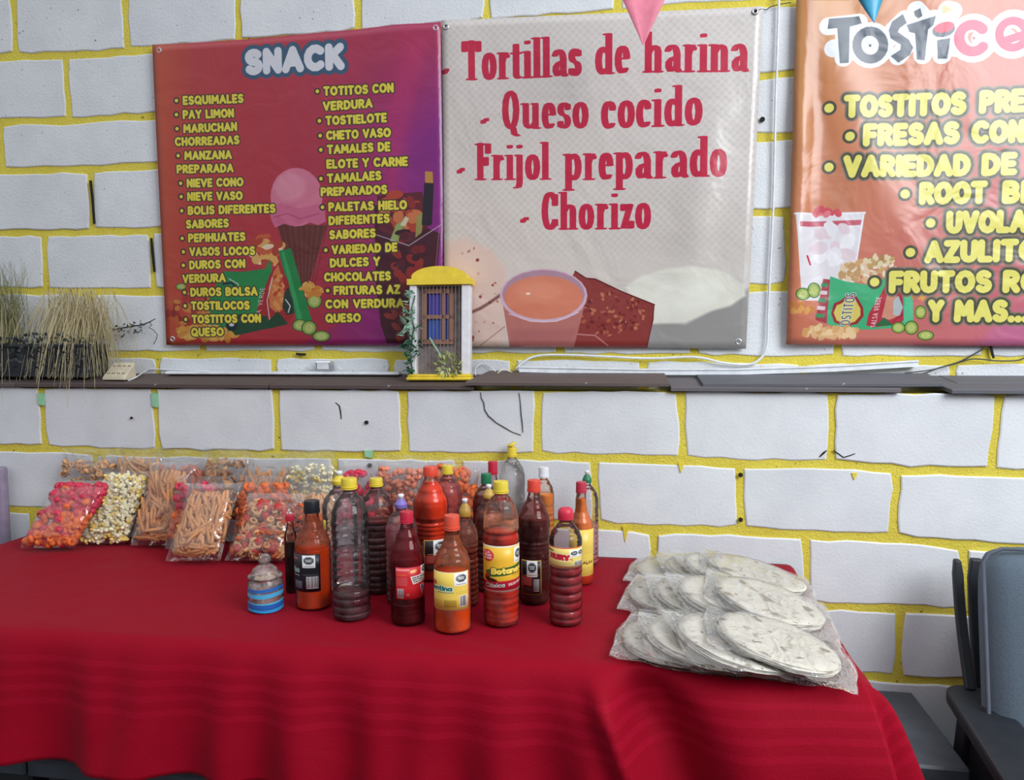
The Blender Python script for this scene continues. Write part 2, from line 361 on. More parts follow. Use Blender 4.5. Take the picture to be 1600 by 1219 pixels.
class Art:
    def __init__(s, wpx, hpx, bg=(255, 255, 255)):
        s.w, s.h = int(wpx), int(hpx); s.a = np.empty((s.h, s.w, 3), np.float32); s.a[:] = np.array(bg, np.float32)
        s.tr = lambda p: p
    def _box(s, pts, mrg):
        xs = [p[0] for p in pts]; ys = [p[1] for p in pts]
        x0 = max(0, int(min(xs)-mrg)); x1 = min(s.w, int(max(xs)+mrg)+2); y0 = max(0, int(min(ys)-mrg)); y1 = min(s.h, int(max(ys)+mrg)+2)
        if x1 <= x0 or y1 <= y0: return None
        Y, X = np.mgrid[y0:y1, x0:x1].astype(np.float32)
        return x0, x1, y0, y1, X+.5, Y+.5
    def put(s, b, cov, col):
        x0, x1, y0, y1 = b[:4]; r = s.a[y0:y1, x0:x1]
        col = col if isinstance(col, np.ndarray) and col.ndim == 3 else np.array(col, np.float32)
        r += (col-r)*cov[..., None]
    def strokes(s, lines, rx, col, ry=None, alpha=1, soft=.6):
        ry = ry or rx; k = rx/ry
        allp = [p for l in lines for p in l]
        if not allp: return
        b = s._box(allp, max(rx, ry)+3)
        if b is None: return
        X, Y = b[4], b[5]*k; D = np.full(X.shape, 1e9, np.float32)
        for l in lines:
            for (ax, ay), (bx, by) in zip(l[:-1], l[1:]):
                ay *= k; by *= k; dx, dy = bx-ax, by-ay; q = dx*dx+dy*dy+1e-9
                t = np.clip(((X-ax)*dx+(Y-ay)*dy)/q, 0, 1)
                D = np.minimum(D, (X-ax-t*dx)**2+(Y-ay-t*dy)**2)
        D = np.sqrt(D)
        s.put(b, np.clip((rx-D)/(2*soft)*min(1, 1)+.5, 0, 1)*alpha, col)
    def poly(s, pts, col, alpha=1, soft=.7, raw=False):
        if not raw: pts = [s.tr(p) for p in pts]
        b = s._box(pts, soft+2)
        if b is None: return
        X, Y = b[4], b[5]; D = np.full(X.shape, 1e9, np.float32); ins = np.zeros(X.shape, bool)
        for (ax, ay), (bx, by) in zip(pts, pts[1:]+pts[:1]):
            dx, dy = bx-ax, by-ay; q = dx*dx+dy*dy+1e-9
            t = np.clip(((X-ax)*dx+(Y-ay)*dy)/q, 0, 1)
            D = np.minimum(D, (X-ax-t*dx)**2+(Y-ay-t*dy)**2)
            if abs(dy) > 1e-9:
                c = ((ay > Y) != (by > Y)) & (X < dx*(Y-ay)/dy+ax); ins ^= c
        D = np.sqrt(D)*np.where(ins, 1, -1)
        cov = np.clip(D/(2*soft)+.5, 0, 1)*alpha
        if callable(col): col = col(X, Y)
        s.put(b, cov, col)
    def ell(s, cx, cy, rx, ry, col, alpha=1, soft=.7, rot=0):
        c, sn = math.cos(math.radians(rot)), math.sin(math.radians(rot))
        s.poly([(cx+rx*math.cos(t)*c-ry*math.sin(t)*sn, cy+rx*math.cos(t)*sn+ry*math.sin(t)*c) for t in np.linspace(0, 2*math.pi, 25)[:-1]], col, alpha, soft)
    def line(s, pts, r, col, alpha=1, soft=.6):
        s.strokes([[s.tr(p) for p in pts]], r, col, alpha=alpha, soft=soft)
    def text(s, txt, a, b, h, rel, cols, font=BUB, gap=.34, nib=None, jig=0):
        # a, b: centre-line ends; h: cap height (same units); rel: stroke radius / cap height; cols: [(colour, extra radius / h)]
        a = s.tr(a); b2 = s.tr(b); m0 = s.tr((0, 0)); m1 = s.tr((0, h)); H = abs(m1[1]-m0[1])
        lay = []; x = 0
        for ch in txt:
            wd, st = font.get(ch, font[' ']); lay.append((x, st)); x += wd+gap
        W = x-gap
        core = H*(1-2*rel) if nib is None else H
        rpx = H*rel
        ex = np.array(b2)-np.array(a); Ln = np.hypot(*ex); ex = ex/Ln; sx = (Ln-2*rpx)/max(W, 1e-3)
        out = []
        for x0, st in lay:
            for l in st:
                out.append([(a[0]+ex[0]*(rpx+(x0+p[0])*sx), a[1]+ex[1]*(rpx+(x0+p[0])*sx)-(p[1]-.5)*core) for p in l])
        for col, extra in cols:
            for i in range(0, len(out), 1):
                s.strokes([out[i]], rpx+extra*H, col, ry=None if nib is None else (H*nib+extra*H))
    def image(s, name):
        im = bpy.data.images.new(name, s.w, s.h); px = np.ones((s.h, s.w, 4), np.float32)
        px[..., :3] = np.clip(s.a[::-1]/255, 0, 1); im.pixels.foreach_set(px.ravel()); im.pack(); return im
def print_mat(name, im, rough=.35, bump=None, spec=.5, coat=0):
    t = NT(name); t.setp(Roughness=rough); t.b.inputs['Specular IOR Level'].default_value = spec
    t.b.inputs['Coat Weight'].default_value = coat; t.b.inputs['Coat Roughness'].default_value = .15
    n = t.new('ShaderNodeTexImage'); n.image = im; n.extension = 'EXTEND'; t.link(t.coord('UV'), n.inputs[0])
    t.link(n.outputs[0], t.b.inputs['Base Color'])
    if bump:
        h = t.noise(t.coord(), bump[0], 3, .5, .8); t.bump(h, bump[1], bump[2])
    return t.m
# ================================================================ SETTING
YL, YU = 2.231, 2.375          # lower wall face, upper (set-back) wall face
M_BLOCK = mat_block(); M_SMOOTH = mat_block(False); M_MORTAR = mat_mortar()
JP = .0045                      # how far blocks stand proud of the painted joints
def wall_slab(name, x0, x1, z0, z1, y, depth):
    o = MB().box(x0, x1, y, y+depth, z0, z1).build(name, M_MORTAR)
    o['kind'] = 'structure'; return o
wall = MB()
wall.box(-3.3, 2.0, YL+JP, YL+.30, 0, 1.221)
wall.box(-3.3, 2.0, YU+JP, YL+.30, 1.221, 2.95)
wall = wall.build('wall_back', M_MORTAR); wall['kind'] = 'structure'

def interp(poly):
    xs = [p[0] for p in poly]; zs = [p[1] for p in poly]
    def f(x):
        if x <= xs[0]: return zs[0]
        if x >= xs[-1]: return zs[-1]
        return float(np.interp(x, xs, zs))
    return f
def bedline(pts, Y):
    q = [aty(x, y, Y) for x, y in pts]; return interp(sorted([(v.x, v.z) for v in q]))
def block(x0a, x0b, x1a, x1b, zlo, zhi, Y, jz, jx, seed):
    """x0a/x0b left joint at bottom/top, x1a/x1b right joint; zlo, zhi functions of x; jz, jx half joint widths"""
    rn = random.Random(seed); v = []
    def wob(): return rn.uniform(-.0035, .0035)
    N = 9; M = 3
    out = []
    for i in range(N):
        t = i/(N-1); x = x0a+jx+(x1a-x0a-2*jx)*t; out.append([x, zlo(x)+jz+wob()])
    for i in range(1, M+1):
        t = i/(M+1); out.append([x1a+(x1b-x1a)*t-jx+wob(), None, t])
    for i in range(N):
        t = 1-i/(N-1); x = x0b+jx+(x1b-x0b-2*jx)*t; out.append([x, zhi(x)-jz+wob()])
    for i in range(1, M+1):
        t = 1-i/(M+1); out.append([x0a+(x0b-x0a)*t+jx+wob(), None, t])
    for p in out:
        if p[1] is None: p[1] = zlo(p[0])+jz+(zhi(p[0])-zlo(p[0])-2*jz)*p[2]
    # soften corners
    n = len(out); P_ = [(p[0], p[1]) for p in out]
    cx = sum(p[0] for p in P_)/n; cz = sum(p[1] for p in P_)/n
    for k in (0, N-1, N+M, 2*N+M-1):
        P_[k] = (P_[k][0]+(.003 if P_[k][0] < cx else -.003)+wob()*.5, P_[k][1]+(.0025 if P_[k][1] < cz else -.0025))
    pro = rn.uniform(-.0015, .0015)
    hx = (max(p[0] for p in P_)-min(p[0] for p in P_))/2; hz = (max(p[1] for p in P_)-min(p[1] for p in P_))/2
    verts = []
    for (sx, y) in ((1.0, JP+.004), (1.0, .002+pro), (None, pro)):
        for x, z in P_:
            if sx is None:
                x = cx+(x-cx)*(1-.0035/hx); z = cz+(z-cz)*(1-.0035/hz)
            verts.append((x-cx, y, z-cz))
    faces = [(k*n+i, k*n+(i+1) % n, (k+1)*n+(i+1) % n, (k+1)*n+i) for k in range(2) for i in range(n)]
    faces.append(tuple(2*n+i for i in range(n)))
    me = mesh('block', verts, faces, M_BLOCK if Y > YL+.05 else M_SMOOTH, False)
    return obj('block', me, wall, loc=(cx, Y, cz))
BL = {'L1': [(10, 700), (65, 702), (242, 708), (432, 710), (630, 713), (838, 714), (980, 717), (1065, 719), (1150, 725), (1300, 725), (1420, 735), (1555, 739), (1640, 742)],
      'L2': [(30, 797), (400, 808), (928, 821), (1022, 828), (1157, 830), (1260, 837), (1400, 842), (1510, 852), (1640, 860)],
      'L3': [(1000, 938), (1300, 948), (1402, 952), (1480, 956), (1640, 962)], 'L4': [(1000, 1045), (1345, 1057), (1460, 1065), (1640, 1072)]}
BU = {'U1': [(20, 554), (215, 554), (430, 554), (615, 555), (820, 557), (1010, 559), (1245, 562), (1490, 563), (1640, 564)],
      'U2': [(20, 455), (190, 457), (1190, 449.5), (1640, 446)], 'U3': [(20, 364), (150, 363), (1190, 332), (1640, 318)],
      'U4': [(20, 266), (140, 264), (1190, 214), (1640, 192)], 'U5': [(20, 190), (105, 189), (1190, 118), (1640, 88)],
      'U6': [(20, 88), (105, 87), (200, 80), (1090, 10), (1240, 4), (1640, -24)]}
ZL = {k: bedline(v, YL) for k, v in BL.items()}; ZU = {k: bedline(v, YU) for k, v in BU.items()}
const = lambda z: (lambda x: z)
lo = [const(.0), const(.20), ZL['L4'], ZL['L3'], ZL['L2'], ZL['L1'], const(1.2335)]
up = [const(1.20), ZU['U1'], ZU['U2'], ZU['U3'], ZU['U4'], ZU['U5'], ZU['U6'], lambda x: ZU['U6'](x)+.205, lambda x: ZU['U6'](x)+.41]
def joints(px, Y):      # [(top (x,y), bottom (x,y))] -> (x bottom, x top)
    return [(aty(*b, Y).x, aty(*t, Y).x) for t, b in px]
def fill(js, x0, x1, step=.41):
    js = sorted(js)
    while js[0][0] > x0: js.insert(0, (js[0][0]-step, js[0][1]-step))
    while js[-1][0] < x1: js.append((js[-1][0]+step, js[-1][1]+step))
    out = [js[0]]
    for j in js[1:]:
        g = j[0]-out[-1][0]
        n = max(1, round(g/step))
        if g > 1.4*step:
            p = out[-1]
            for k in range(1, n): out.append((p[0]+(j[0]-p[0])*k/n, p[1]+(j[1]-p[1])*k/n))
        out.append(j)
    return out
v1 = lambda x, y0, y1: ((x, y0), (x, y1))
jl = {5: joints([((63, 615), (70, 695)), ((240, 615), (247, 700)), ((430, 615), (434, 703)), ((630, 615), (632, 705)), ((841, 615), (839, 706)), ((1064, 620), (1067, 712)), ((1301, 620), (1299, 718)), ((1562, 620), (1550, 732))], YL),
      4: joints([v1(148, 710, 795), v1(335, 710, 795), v1(522, 718, 810), v1(716, 720, 815), ((928, 725), (931, 815)), ((1156, 730), (1158, 822)), ((1401, 742), (1397, 835))], YL),
      3: joints([v1(50, 800, 890), v1(1021, 835, 930), ((1259, 842), (1263, 938)), ((1507, 856), (1512, 950))], YL),
      2: joints([((1408, 955), (1403, 1055))], YL),
      1: joints([v1(1285, 1060, 1150)], YL), 0: joints([v1(1400, 1150, 1240)], YL)}
ju = {0: joints([v1(246, 560, 590), v1(428, 560, 590), v1(612, 560, 590), v1(802, 560, 590), v1(1006, 560, 590), v1(1254, 565, 590), v1(1490, 566, 592)], YU),
      1: joints([v1(497, 540, 552), v1(875, 540, 552), v1(1085, 545, 558), v1(1309, 540, 560), v1(1541, 540, 560)], YU),
      2: joints([((69, 385), (71, 450)), ((236, 385), (240, 450))], YU), 3: joints([((141, 275), (143, 355)), v1(1226, 345, 440)], YU),
      4: [(-1.555, -1.555)], 5: joints([((102, 100), (107, 180))], YU),
      6: joints([((20, 10), (23, 78)), ((194, 10), (198, 70)), v1(372, 20, 50), v1(559, 10, 40), v1(761, 5, 25), v1(965, 2, 15)], YU), 7: [(-1.5, -1.5)]}
ju[3] = [ju[3][0]]
sd = 0
for k in range(6):
    for a, b in zip(*(lambda f: (f[:-1], f[1:]))(fill(jl[k], -2.75, 1.5))):
        sd += 1
        if k < 2 and a[0] < .3: pass
        block(a[0], a[1], b[0], b[1], lo[k], lo[k+1], YL, .0120, .0105, sd)
for k in range(8):
    for a, b in zip(*(lambda f: (f[:-1], f[1:]))(fill(ju[k], -2.75, 1.5, .62 if k == 4 else .41))):
        sd += 1
        block(a[0], a[1], b[0], b[1], up[k], up[k+1], YU, .0120, .0105, sd)
# damage on the blocks: cracks, drilled holes, open joints
M_DARK = plain('dark_hollow', (28, 26, 25), .9)
def crack(pts, Y, wid, name='crack', mat=None):
    q = [aty(x, y, Y-.0022) for x, y in pts]; v = []; f = []
    n = len(q)
    for i, p in enumerate(q):
        d = (q[min(i+1, n-1)]-q[max(i-1, 0)]).normalized(); nr = Vector((-d.z, 0, d.x)); ww = wid*(.35+.65*math.sin(math.pi*(i+.6)/(n+.2)))*RND.uniform(.7, 1.3)
        v += [p+nr*ww, p-nr*ww, p+nr*ww*.8+Vector((0, .004, 0)), p-nr*ww*.8+Vector((0, .004, 0))]
    for i in range(n-1):
        a, b = i*4, i*4+4
        f += [(a, a+1, b+1, b), (a, b, b+2, a+2), (a+1, a+3, b+3, b+1)]
    return obj(name, mesh(name, v, f, mat or M_DARK, False), wall)
crack([(751, 613), (752, 622), (756, 630), (757, 640), (763, 650), (770, 656), (776, 661), (788, 668), (800, 675), (814, 680)], YL, .0012)
crack([(811, 614), (813, 628), (814, 645), (816, 662), (817, 676)], YL, .0011)
crack([(524, 629), (530, 634), (532, 643), (533, 655)], YL, .0016)
crack([(1281, 714), (1287, 708), (1292, 704)], YL, .0020); crack([(1302, 704), (1310, 709), (1318, 715), (1328, 712), (1336, 709)], YL, .0020)
crack([(141, 282), (144, 310), (147, 350)], YU-.006, .0052, 'open_joint'); crack([(236, 372), (238, 395), (241, 425)], YU-.006, .005, 'open_joint')
crack([(462, 553), (470, 554), (478, 554)], YU-.006, .006, 'open_joint'); crack([(1548, 540), (1550, 550), (1553, 560)], YU-.006, .004, 'open_joint')
def hole(px, py, Y, r):
    p = aty(px, py, Y-.0025); MB().lathe([(r, 0), (r*1.05, .004)], 14).build('hole', M_DARK, wall, loc=p, rot=(math.pi/2, 0, .0))
hole(573, 660, YL, .0058); hole(206, 653, YL, .004); hole(578, 727, YL, .0065); hole(1157, 742, YL, .0062); hole(1157, 812, YL, .006); hole(1191, 187, YU, .007)
# yellow drips of joint paint below the beds, and green remains of old paint
M_DRIP = plain('yellow_paint', (228, 206, 60), .55); M_GREEN = plain('old_green_paint', (150, 205, 165), .6)
def patch(pts, Y, name, mat):
    q = [aty(x, y, Y-.0028) for x, y in pts]; n = len(q)
    v = q+[p+Vector((0, .006, 0)) for p in q]
    f = [tuple(range(n))]+[(i, (i+1) % n, n+(i+1) % n, n+i) for i in range(n)]
    obj(name, mesh(name, v, f, mat, False), wall)
for x, y, hgt in ((1064, 727, 12), (1335, 742, 8), (977, 826, 22), (160, 712, 6)):
    patch([(x-4, y-3), (x+5, y-3), (x+2, y+hgt*.6), (x, y+hgt), (x-2, y+hgt*.5)], YL, 'paint_drip', M_DRIP)
for x0, y0, x1, y1 in ((58, 614, 69, 634), (236, 614, 247, 637), (569, 704, 582, 716)):
    patch([(x0, y0), (x1, y0+1), (x1-1, y1), (x0+1, y1-2)], YL-.006*0-.001, 'green_paint', M_GREEN)

# floor of dark tiles
M_FL = plain('dark_floor_tile', (62, 60, 62), .35, bump=.05); M_GR = plain('grout', (40, 39, 40), .8)
fl = MB().box(-5.0, 4.5, -5.0, YL, -.02, -.004).build('floor', M_GR); fl['kind'] = 'structure'
tm = MB().box(-.296, .296, -.296, .296, -.012, 0, .002).me('tile', M_FL)
for i in range(8):
    for j in range(5):
        obj('tile', tm, fl, loc=(-2.6+i*.6, -.3+j*.6-.0+.02, 0))

# ---------------------------------------------------------------- long low bench along the wall (dark slabs on block legs)
M_BENCH = plain('dark_bench_slab', (70, 75, 84), .5, var=.2, bump=.2, scale=14); M_BLEG = plain('dark_bench_leg', (34, 34, 38), .7)
b = empty('low_bench', (0, 2.0, 0), 'low dark slab bench under the left end of the red table', 'bench')
for x0, x1, yf, par in ((-1.86, -1.437, -.46, b), (-1.431, -.30, -.46, b), (.45, .755, -.165, None)):
    if par is None:
        par = empty('low_bench', (0, 2.0, 0), 'short low dark slab bench between the red table and the armchair', 'bench')
    MB().box(x0, x1, yf, .222, .345, .39, .006).build('slab', M_BENCH, par)
    for x in (x0+.07, x1-.07): MB().box(x-.05, x+.05, yf+.04, .19, 0, .345, .006).build('leg', M_BLEG, par)

# ---------------------------------------------------------------- boards lying on the ledge
M_WD = []
for i, c in enumerate(((88, 74, 72), (98, 84, 82), (104, 98, 102), (96, 96, 104))):
    t = NT('weathered_board'); t.setp(Roughness=.6)
    mp = t.new('ShaderNodeMapping'); mp.inputs['Scale'].default_value = (2, 30, 30); t.link(t.coord(), mp.inputs[0])
    n = t.noise(mp.outputs[0], 4, 6, .65); cc = L3(*c)
    base = t.ramp(n, [(.25, tuple(x*.72 for x in cc[:3])+(1,)), (.7, cc)])
    sp = t.ramp(t.noise(t.coord(), 26, 3), [(.7, (0, 0, 0, 1)), (.76, (.7, .7, .7, 1))])
    t.link(t.mix(sp, base, L3(176, 172, 170)), t.b.inputs['Base Color']); t.bump(n, .3, .002); M_WD.append(t.m)
ZT = 1.2245; TILT = .17
def board(x0, x1, y0, y1, z, th, mat, label, cutl=0, cutr=0, bend=0, tilt=TILT):
    n = 14; v = []; f = []
    for i in range(n+1):
        t = i/n; xc = x0+(x1-x0)*t; zz = z+bend*(t*t)
        for (yy, dz) in ((y0, 0), (y0, th), (y1, th), (y1, 0)):
            xo = (cutl*(1-t) + cutr*t)*((yy-y0)/(y1-y0))
            v.append((xc+xo, yy, zz+dz+tilt*(yy-y0)))
    for i in range(n):
        for k in range(4):
            a, b_ = i*4+k, i*4+(k+1) % 4; f.append((a, a+4, b_+4, b_))
    f.append((0, 1, 2, 3)); f.append((n*4+3, n*4+2, n*4+1, n*4))
    cx = (x0+x1)/2; v = [(p[0]-cx, p[1]-y0, p[2]-z) for p in v]
    o = obj('ledge_board', mesh('ledge_board', v, f, mat, False), loc=(cx, y0, z))
    md = o.modifiers.new('edge', 'BEVEL'); md.width = .0015; md.segments = 1; md.limit_method = 'ANGLE'
    tag(o, label, 'board', 'boards lying along the wall ledge')
    return o
YF = YL-.012
X_ = lambda px, py=600: aty(px, py, YF).x
board(-2.9, X_(22), YF, YU-.004, ZT, .012, M_WD[1], 'brown ledge board at the far left under the grass planter')
board(X_(23), X_(418), YF, YU-.004, ZT, .013, M_WD[0], 'brown ledge board carrying the beige power strip', 0, .02)
board(X_(420), X_(740), YF, YU-.004, ZT, .013, M_WD[0], 'brown ledge board under the little yellow and white facade', .02, 0)
board(X_(727), X_(1046), YF-.012, YU-.012, ZT+.0135, .011, M_WD[1], 'grey brown ledge board right of the facade, its left end cut slanting', .045, -.012)
board(X_(1048), X_(1408), YF-.004, YU-.004, ZT, .012, M_WD[2], 'lower grey ledge board under a second board, right of centre', -.012, 0)
board(X_(1098), X_(1475), YF+.006, YU-.030, ZT+.0125, .011, M_WD[3], 'upper grey ledge board lying on another beneath the white conduit', -.01, .0, .004)
board(X_(1477)+.012, X_(1780), YF-.014, YU-.004, ZT-.001, .012, M_WD[3], 'grey ledge board at the right end with a cut corner', -.05, 0)
board(X_(1508), X_(1800), YF+.055, YU-.010, ZT+.0125, .012, M_WD[3], 'short grey ledge board lying on top at the far right', -.015, 0)

# ---------------------------------------------------------------- banners
def banner(name, tl, tr, br, bl, label, group, S=1100, Y=2.366, bg=(255, 255, 255)):
    """corner pixels -> metric rectangle canvas on plane Y. Returns Art whose tr maps photo pixels to canvas pixels"""
    q = [aty(*p, Y) for p in (tl, tr, br, bl)]
    x0 = min(p.x for p in q)-.002; x1 = max(p.x for p in q)+.002; z0 = min(p.z for p in q)-.002; z1 = max(p.z for p in q)+.002
    A = Art((x1-x0)*S, (z1-z0)*S, bg)
    def tr_(p):
        v = aty(p[0], p[1], Y); return ((v.x-x0)*S, (z1-v.z)*S)
    A.tr = tr_; A.q = q; A.rect = (x0, x1, z0, z1); A.Y = Y; return A
def banner_obj(A, name, label, wave, mat, grom, side_curl=0, seed=0):
    q = A.q; x0, x1, z0, z1 = A.rect; nx, nz = 44, 44; v = []; uv = []; f = []
    for j in range(nz+1):
        b_ = j/nz; l = q[3].lerp(q[0], b_); r = q[2].lerp(q[1], b_)
        for i in range(nx+1):
            a = i/nx; p = l.lerp(r, a)
            sag = -.004*math.sin(math.pi*a)*(1 if b_ > .5 else .3)*b_
            uv.append(((p.x-x0)/(x1-x0), (p.z-z0)/(z1-z0)))
            dy = wave(a, b_)
            v.append((p.x, A.Y-.004-max(0, dy), p.z+sag))
    for j in range(nz):
        for i in range(nx):
            a = j*(nx+1)+i; f.append((a, a+1, a+nx+2, a+nx+1))
    c = (q[0]+q[1])/2; c.y = A.Y
    v = [Vector(p)-c for p in v]
    root = empty(name, c, label, 'banner', 'printed vinyl banners on the wall')
    me = mesh('vinyl_sheet', v, f, mat, True, uv); sh = obj('vinyl_sheet', me, root)
    sd_ = sh.modifiers.new('thick', 'SOLIDIFY'); sd_.thickness = .0012; sd_.offset = 1
    ring = MB(); n = 18
    gm = MB().lathe([(.0045, 0), (.0045, .0028), (.007, .0036), (.0098, .0022), (.0105, 0)], 20).me('grommet', M_METAL, True)
    hm = MB().lathe([(0, .0), (.0046, .0012)][::-1], 12).me('eyelet_hole', M_DARK)
    for (px, py) in grom:
        p = aty(px, py, A.Y-.007)
        g = obj('grommet', gm, root, loc=p-c, rot=(math.pi/2, 0, 0)); obj('eyelet_hole', hm, g)
    return root
M_METAL = plain('zinc', (200, 202, 205), .3, metal=.9, var=.05)
YEL = [((58, 48, 40), .085), ((245, 225, 70), 0)]
def bubble(A, txt, a, b, h, rel=.135, cols=None):
    if txt.startswith('•'):
        pa = A.tr(a); H = abs(A.tr((0, h))[1]-A.tr((0, 0))[1])
        A.strokes([[(pa[0]+H*.35, pa[1]), (pa[0]+H*.35+.1, pa[1])]], H*.36, cols[0][0] if cols else YEL[0][0]); A.strokes([[(pa[0]+H*.35, pa[1]), (pa[0]+H*.35+.1, pa[1])]], H*.2, cols[-1][0] if cols else YEL[1][0])
        off = h*.95; k = off/(b[0]-a[0]); a = (a[0]+off, a[1]+(b[1]-a[1])*k); txt = txt[1:].strip()
    A.text(txt, a, b, h, rel, [((70, 58, 50), .11), ((48, 40, 34), .075), ((245, 226, 72), 0)] if cols is None else cols, gap=.40)

rs = np.random.RandomState(3)
def grad4(A, tl, tr, bl, br):
    Y, X = np.mgrid[0:A.h, 0:A.w].astype(np.float32); X = (X/A.w)[..., None]; Y = (Y/A.h)[..., None]
    c = [np.array(k, np.float32) for k in (tl, tr, bl, br)]
    A.a[:] = (c[0]*(1-X)+c[1]*X)*(1-Y)+(c[2]*(1-X)+c[3]*X)*Y
def blobs(A, cx, cy, rx, ry, n, cols, r0, r1, seed=0, sq=.7):
    rn = random.Random(seed)
    for _ in range(n):
        t = rn.uniform(0, 6.283); q = math.sqrt(rn.random())
        A.ell(cx+rx*q*math.cos(t), cy+ry*q*math.sin(t), rn.uniform(r0, r1), rn.uniform(r0, r1)*sq, cols[rn.randrange(len(cols))], rot=rn.uniform(0, 180))
def cucumber(A, x, y, r, sq=.8):
    A.ell(x, y, r, r*sq, (54, 92, 34)); A.ell(x, y, r*.86, r*.86*sq, (150, 178, 78)); A.ell(x, y, r*.55, r*.55*sq, (186, 196, 110))
    for k in range(7): A.ell(x+r*.42*math.cos(k*.9), y+r*.42*sq*math.sin(k*.9), r*.13, r*.08, (206, 206, 140), rot=k*50)
def chip_bag(A, pts, k):
    """printed snack bag; k maps unit coords (0..1 along the bag, 0..1 across) to photo pixels"""
    G = (34, 140, 74)
    A.poly([k(u, v) for u, v in ((0, .08), (.12, 0), (.5, .02), (.9, -.03), (1, .06), (.98, .5), (1, .95), (.9, 1), (.45, 1.02), (.1, .98), (.02, .9), (.03, .5))], G)
    A.poly([k(u, v) for u, v in ((.0, .1), (.1, .02), (.1, .96), (.02, .9))], (150, 40, 52))
    for i in range(6):
        A.poly([k(u, v) for u, v in ((.015, .14+i*.13), (.085, .12+i*.13), (.085, .19+i*.13), (.015, .21+i*.13))], (206, 190, 190) if i % 2 else (38, 130, 76))
# --- banner one: snacks
A1 = banner('b1', (241, 72), (690, 36), (697, 540), (262, 539), '', '', bg=(180, 40, 50))
grad4(A1, (196, 66, 58), (186, 44, 96), (196, 52, 44), (150, 26, 70))
g_or = lambda X, Y: np.stack([206-0*X, 78-0*X+10*np.sin(Y/200), 50+0*X], -1)
Yg, Xg = np.mgrid[0:A1.h, 0:A1.w].astype(np.float32); Xn = Xg/A1.w; Yn = Yg/A1.h
def lay(A, cov, col): A.a += (np.array(col, np.float32)-A.a)*np.clip(cov, 0, 1)[..., None]
lay(A1, (0.16-Xn)/.16*.8, (208, 92, 56)); lay(A1, ((Xn-.62)/.3)*np.clip((Yn-.05)/.3, 0, 1)*.9, (150, 34, 140))
lay(A1, (1-np.abs(Xn-.36+.1*Yn)/.3)*.55*np.clip(1-Yn, 0, 1), (196, 40, 60))
A1.poly([(560, 540), (470, 540), (560, 490), (600, 440), (640, 330), (640, 240), (698, 180), (700, 545)], (136, 30, 128), .55, soft=12)
A1.poly([(600, 190), (640, 70), (670, 60), (630, 240), (610, 330)], (214, 50, 110), .35, soft=18)
# ice cream cone
A1.poly([(434, 350), (512, 352), (482, 448), (468, 452)], (104, 44, 40))
for i in range(9):
    A1.line([(436+i*9, 352), (458+i*4, 446)], 1.0, (134, 66, 54), .8); A1.line([(512-i*9, 354), (492-i*4, 446)], 1.0, (82, 32, 30), .8)
A1.ell(465, 308, 40, 46, (224, 122, 150)); A1.ell(455, 292, 24, 22, (236, 150, 172), .7, soft=10)
A1.poly([(424, 328), (440, 318), (470, 326), (500, 318), (509, 330), (510, 346), (498, 352), (480, 346), (462, 354), (446, 350), (432, 356), (426, 344)], (216, 104, 140))
A1.line([(430, 340), (450, 334), (470, 342), (500, 334)], 2.2, (190, 76, 116))
# bag of chips, lying
kb = lambda u, v: (350+u*118-v*14+10*u*v, 428-u*34+v*88+u*v*16)
blobs(A1, 420, 392, 22, 24, 46, [(226, 170, 90), (206, 90, 50), (240, 214, 180), (180, 60, 40)], 5, 10, 4)
A1.poly([(352, 424), (382, 425), (418, 420), (424, 404), (430, 438), (424, 512), (372, 524), (352, 516), (330, 508), (330, 470)], (34, 138, 70))
A1.poly([(437, 392), (456, 388), (488, 500), (466, 506)], (26, 132, 66)); A1.poly([(441, 394), (446, 393), (474, 500), (468, 504)], (50, 160, 90))
A1.poly([(424, 430), (438, 408), (452, 440), (462, 492), (452, 504), (412, 498), (404, 486), (414, 456)], (168, 36, 40))
A1.poly([(430, 424), (437, 414), (444, 440), (449, 478), (436, 490), (424, 480), (422, 450)], (214, 118, 64))
blobs(A1, 436, 454, 9, 28, 18, [(226, 150, 80), (196, 70, 44)], 3, 6, 8)
A1.poly([(446, 458), (452, 448), (459, 470), (461, 490), (450, 492), (443, 480)], (34, 54, 44)); A1.line([(448, 468), (455, 478), (452, 488)], 2, (225, 225, 220))
A1.line([(424, 500), (420, 470), (428, 434)], 1.5, (235, 225, 220))
A1.line([(353, 444), (366, 442), (376, 452)], 4, (30, 40, 60)); A1.line([(362, 436), (376, 444), (380, 460)], 1.5, (226, 228, 230))
for i, ch in enumerate('A VERDE'):
    if ch == ' ': continue
    # letters run up the red panel
    ox, oy = 407+i*1.0, 489-i*6.0
    for st in BUB[ch][1]:
        A1.line([(ox+3.2-p[1]*6.4+p[0]*1.0, oy-p[0]*5.4) for p in st], .8, (240, 235, 232))
cucumber(A1, 470, 508, 12); cucumber(A1, 484, 512, 12, .95); cucumber(A1, 503, 525, 14, .62); cucumber(A1, 492, 470, 12, 1.0)
A1.poly([(416, 508), (436, 486), (452, 506), (420, 514)], (30, 66, 40))
blobs(A1, 488, 452, 16, 10, 26, [(226, 160, 70), (214, 130, 50), (238, 186, 100)], 3, 7, 5)
blobs(A1, 300, 486, 36, 30, 50, [(176, 50, 40), (200, 92, 44), (150, 40, 36), (214, 130, 60)], 4, 9, 9)
blobs(A1, 330, 520, 46, 9, 60, [(226, 160, 66), (214, 140, 56), (236, 180, 92)], 5, 10, 6)
A1.poly([(352, 500), (372, 524), (426, 512), (420, 494), (380, 490)], (28, 70, 44)); A1.ell(366, 508, 9, 9, (24, 34, 40)); A1.ell(366, 507, 4, 3, (214, 216, 220))
cucumber(A1, 286, 448, 9, .6)
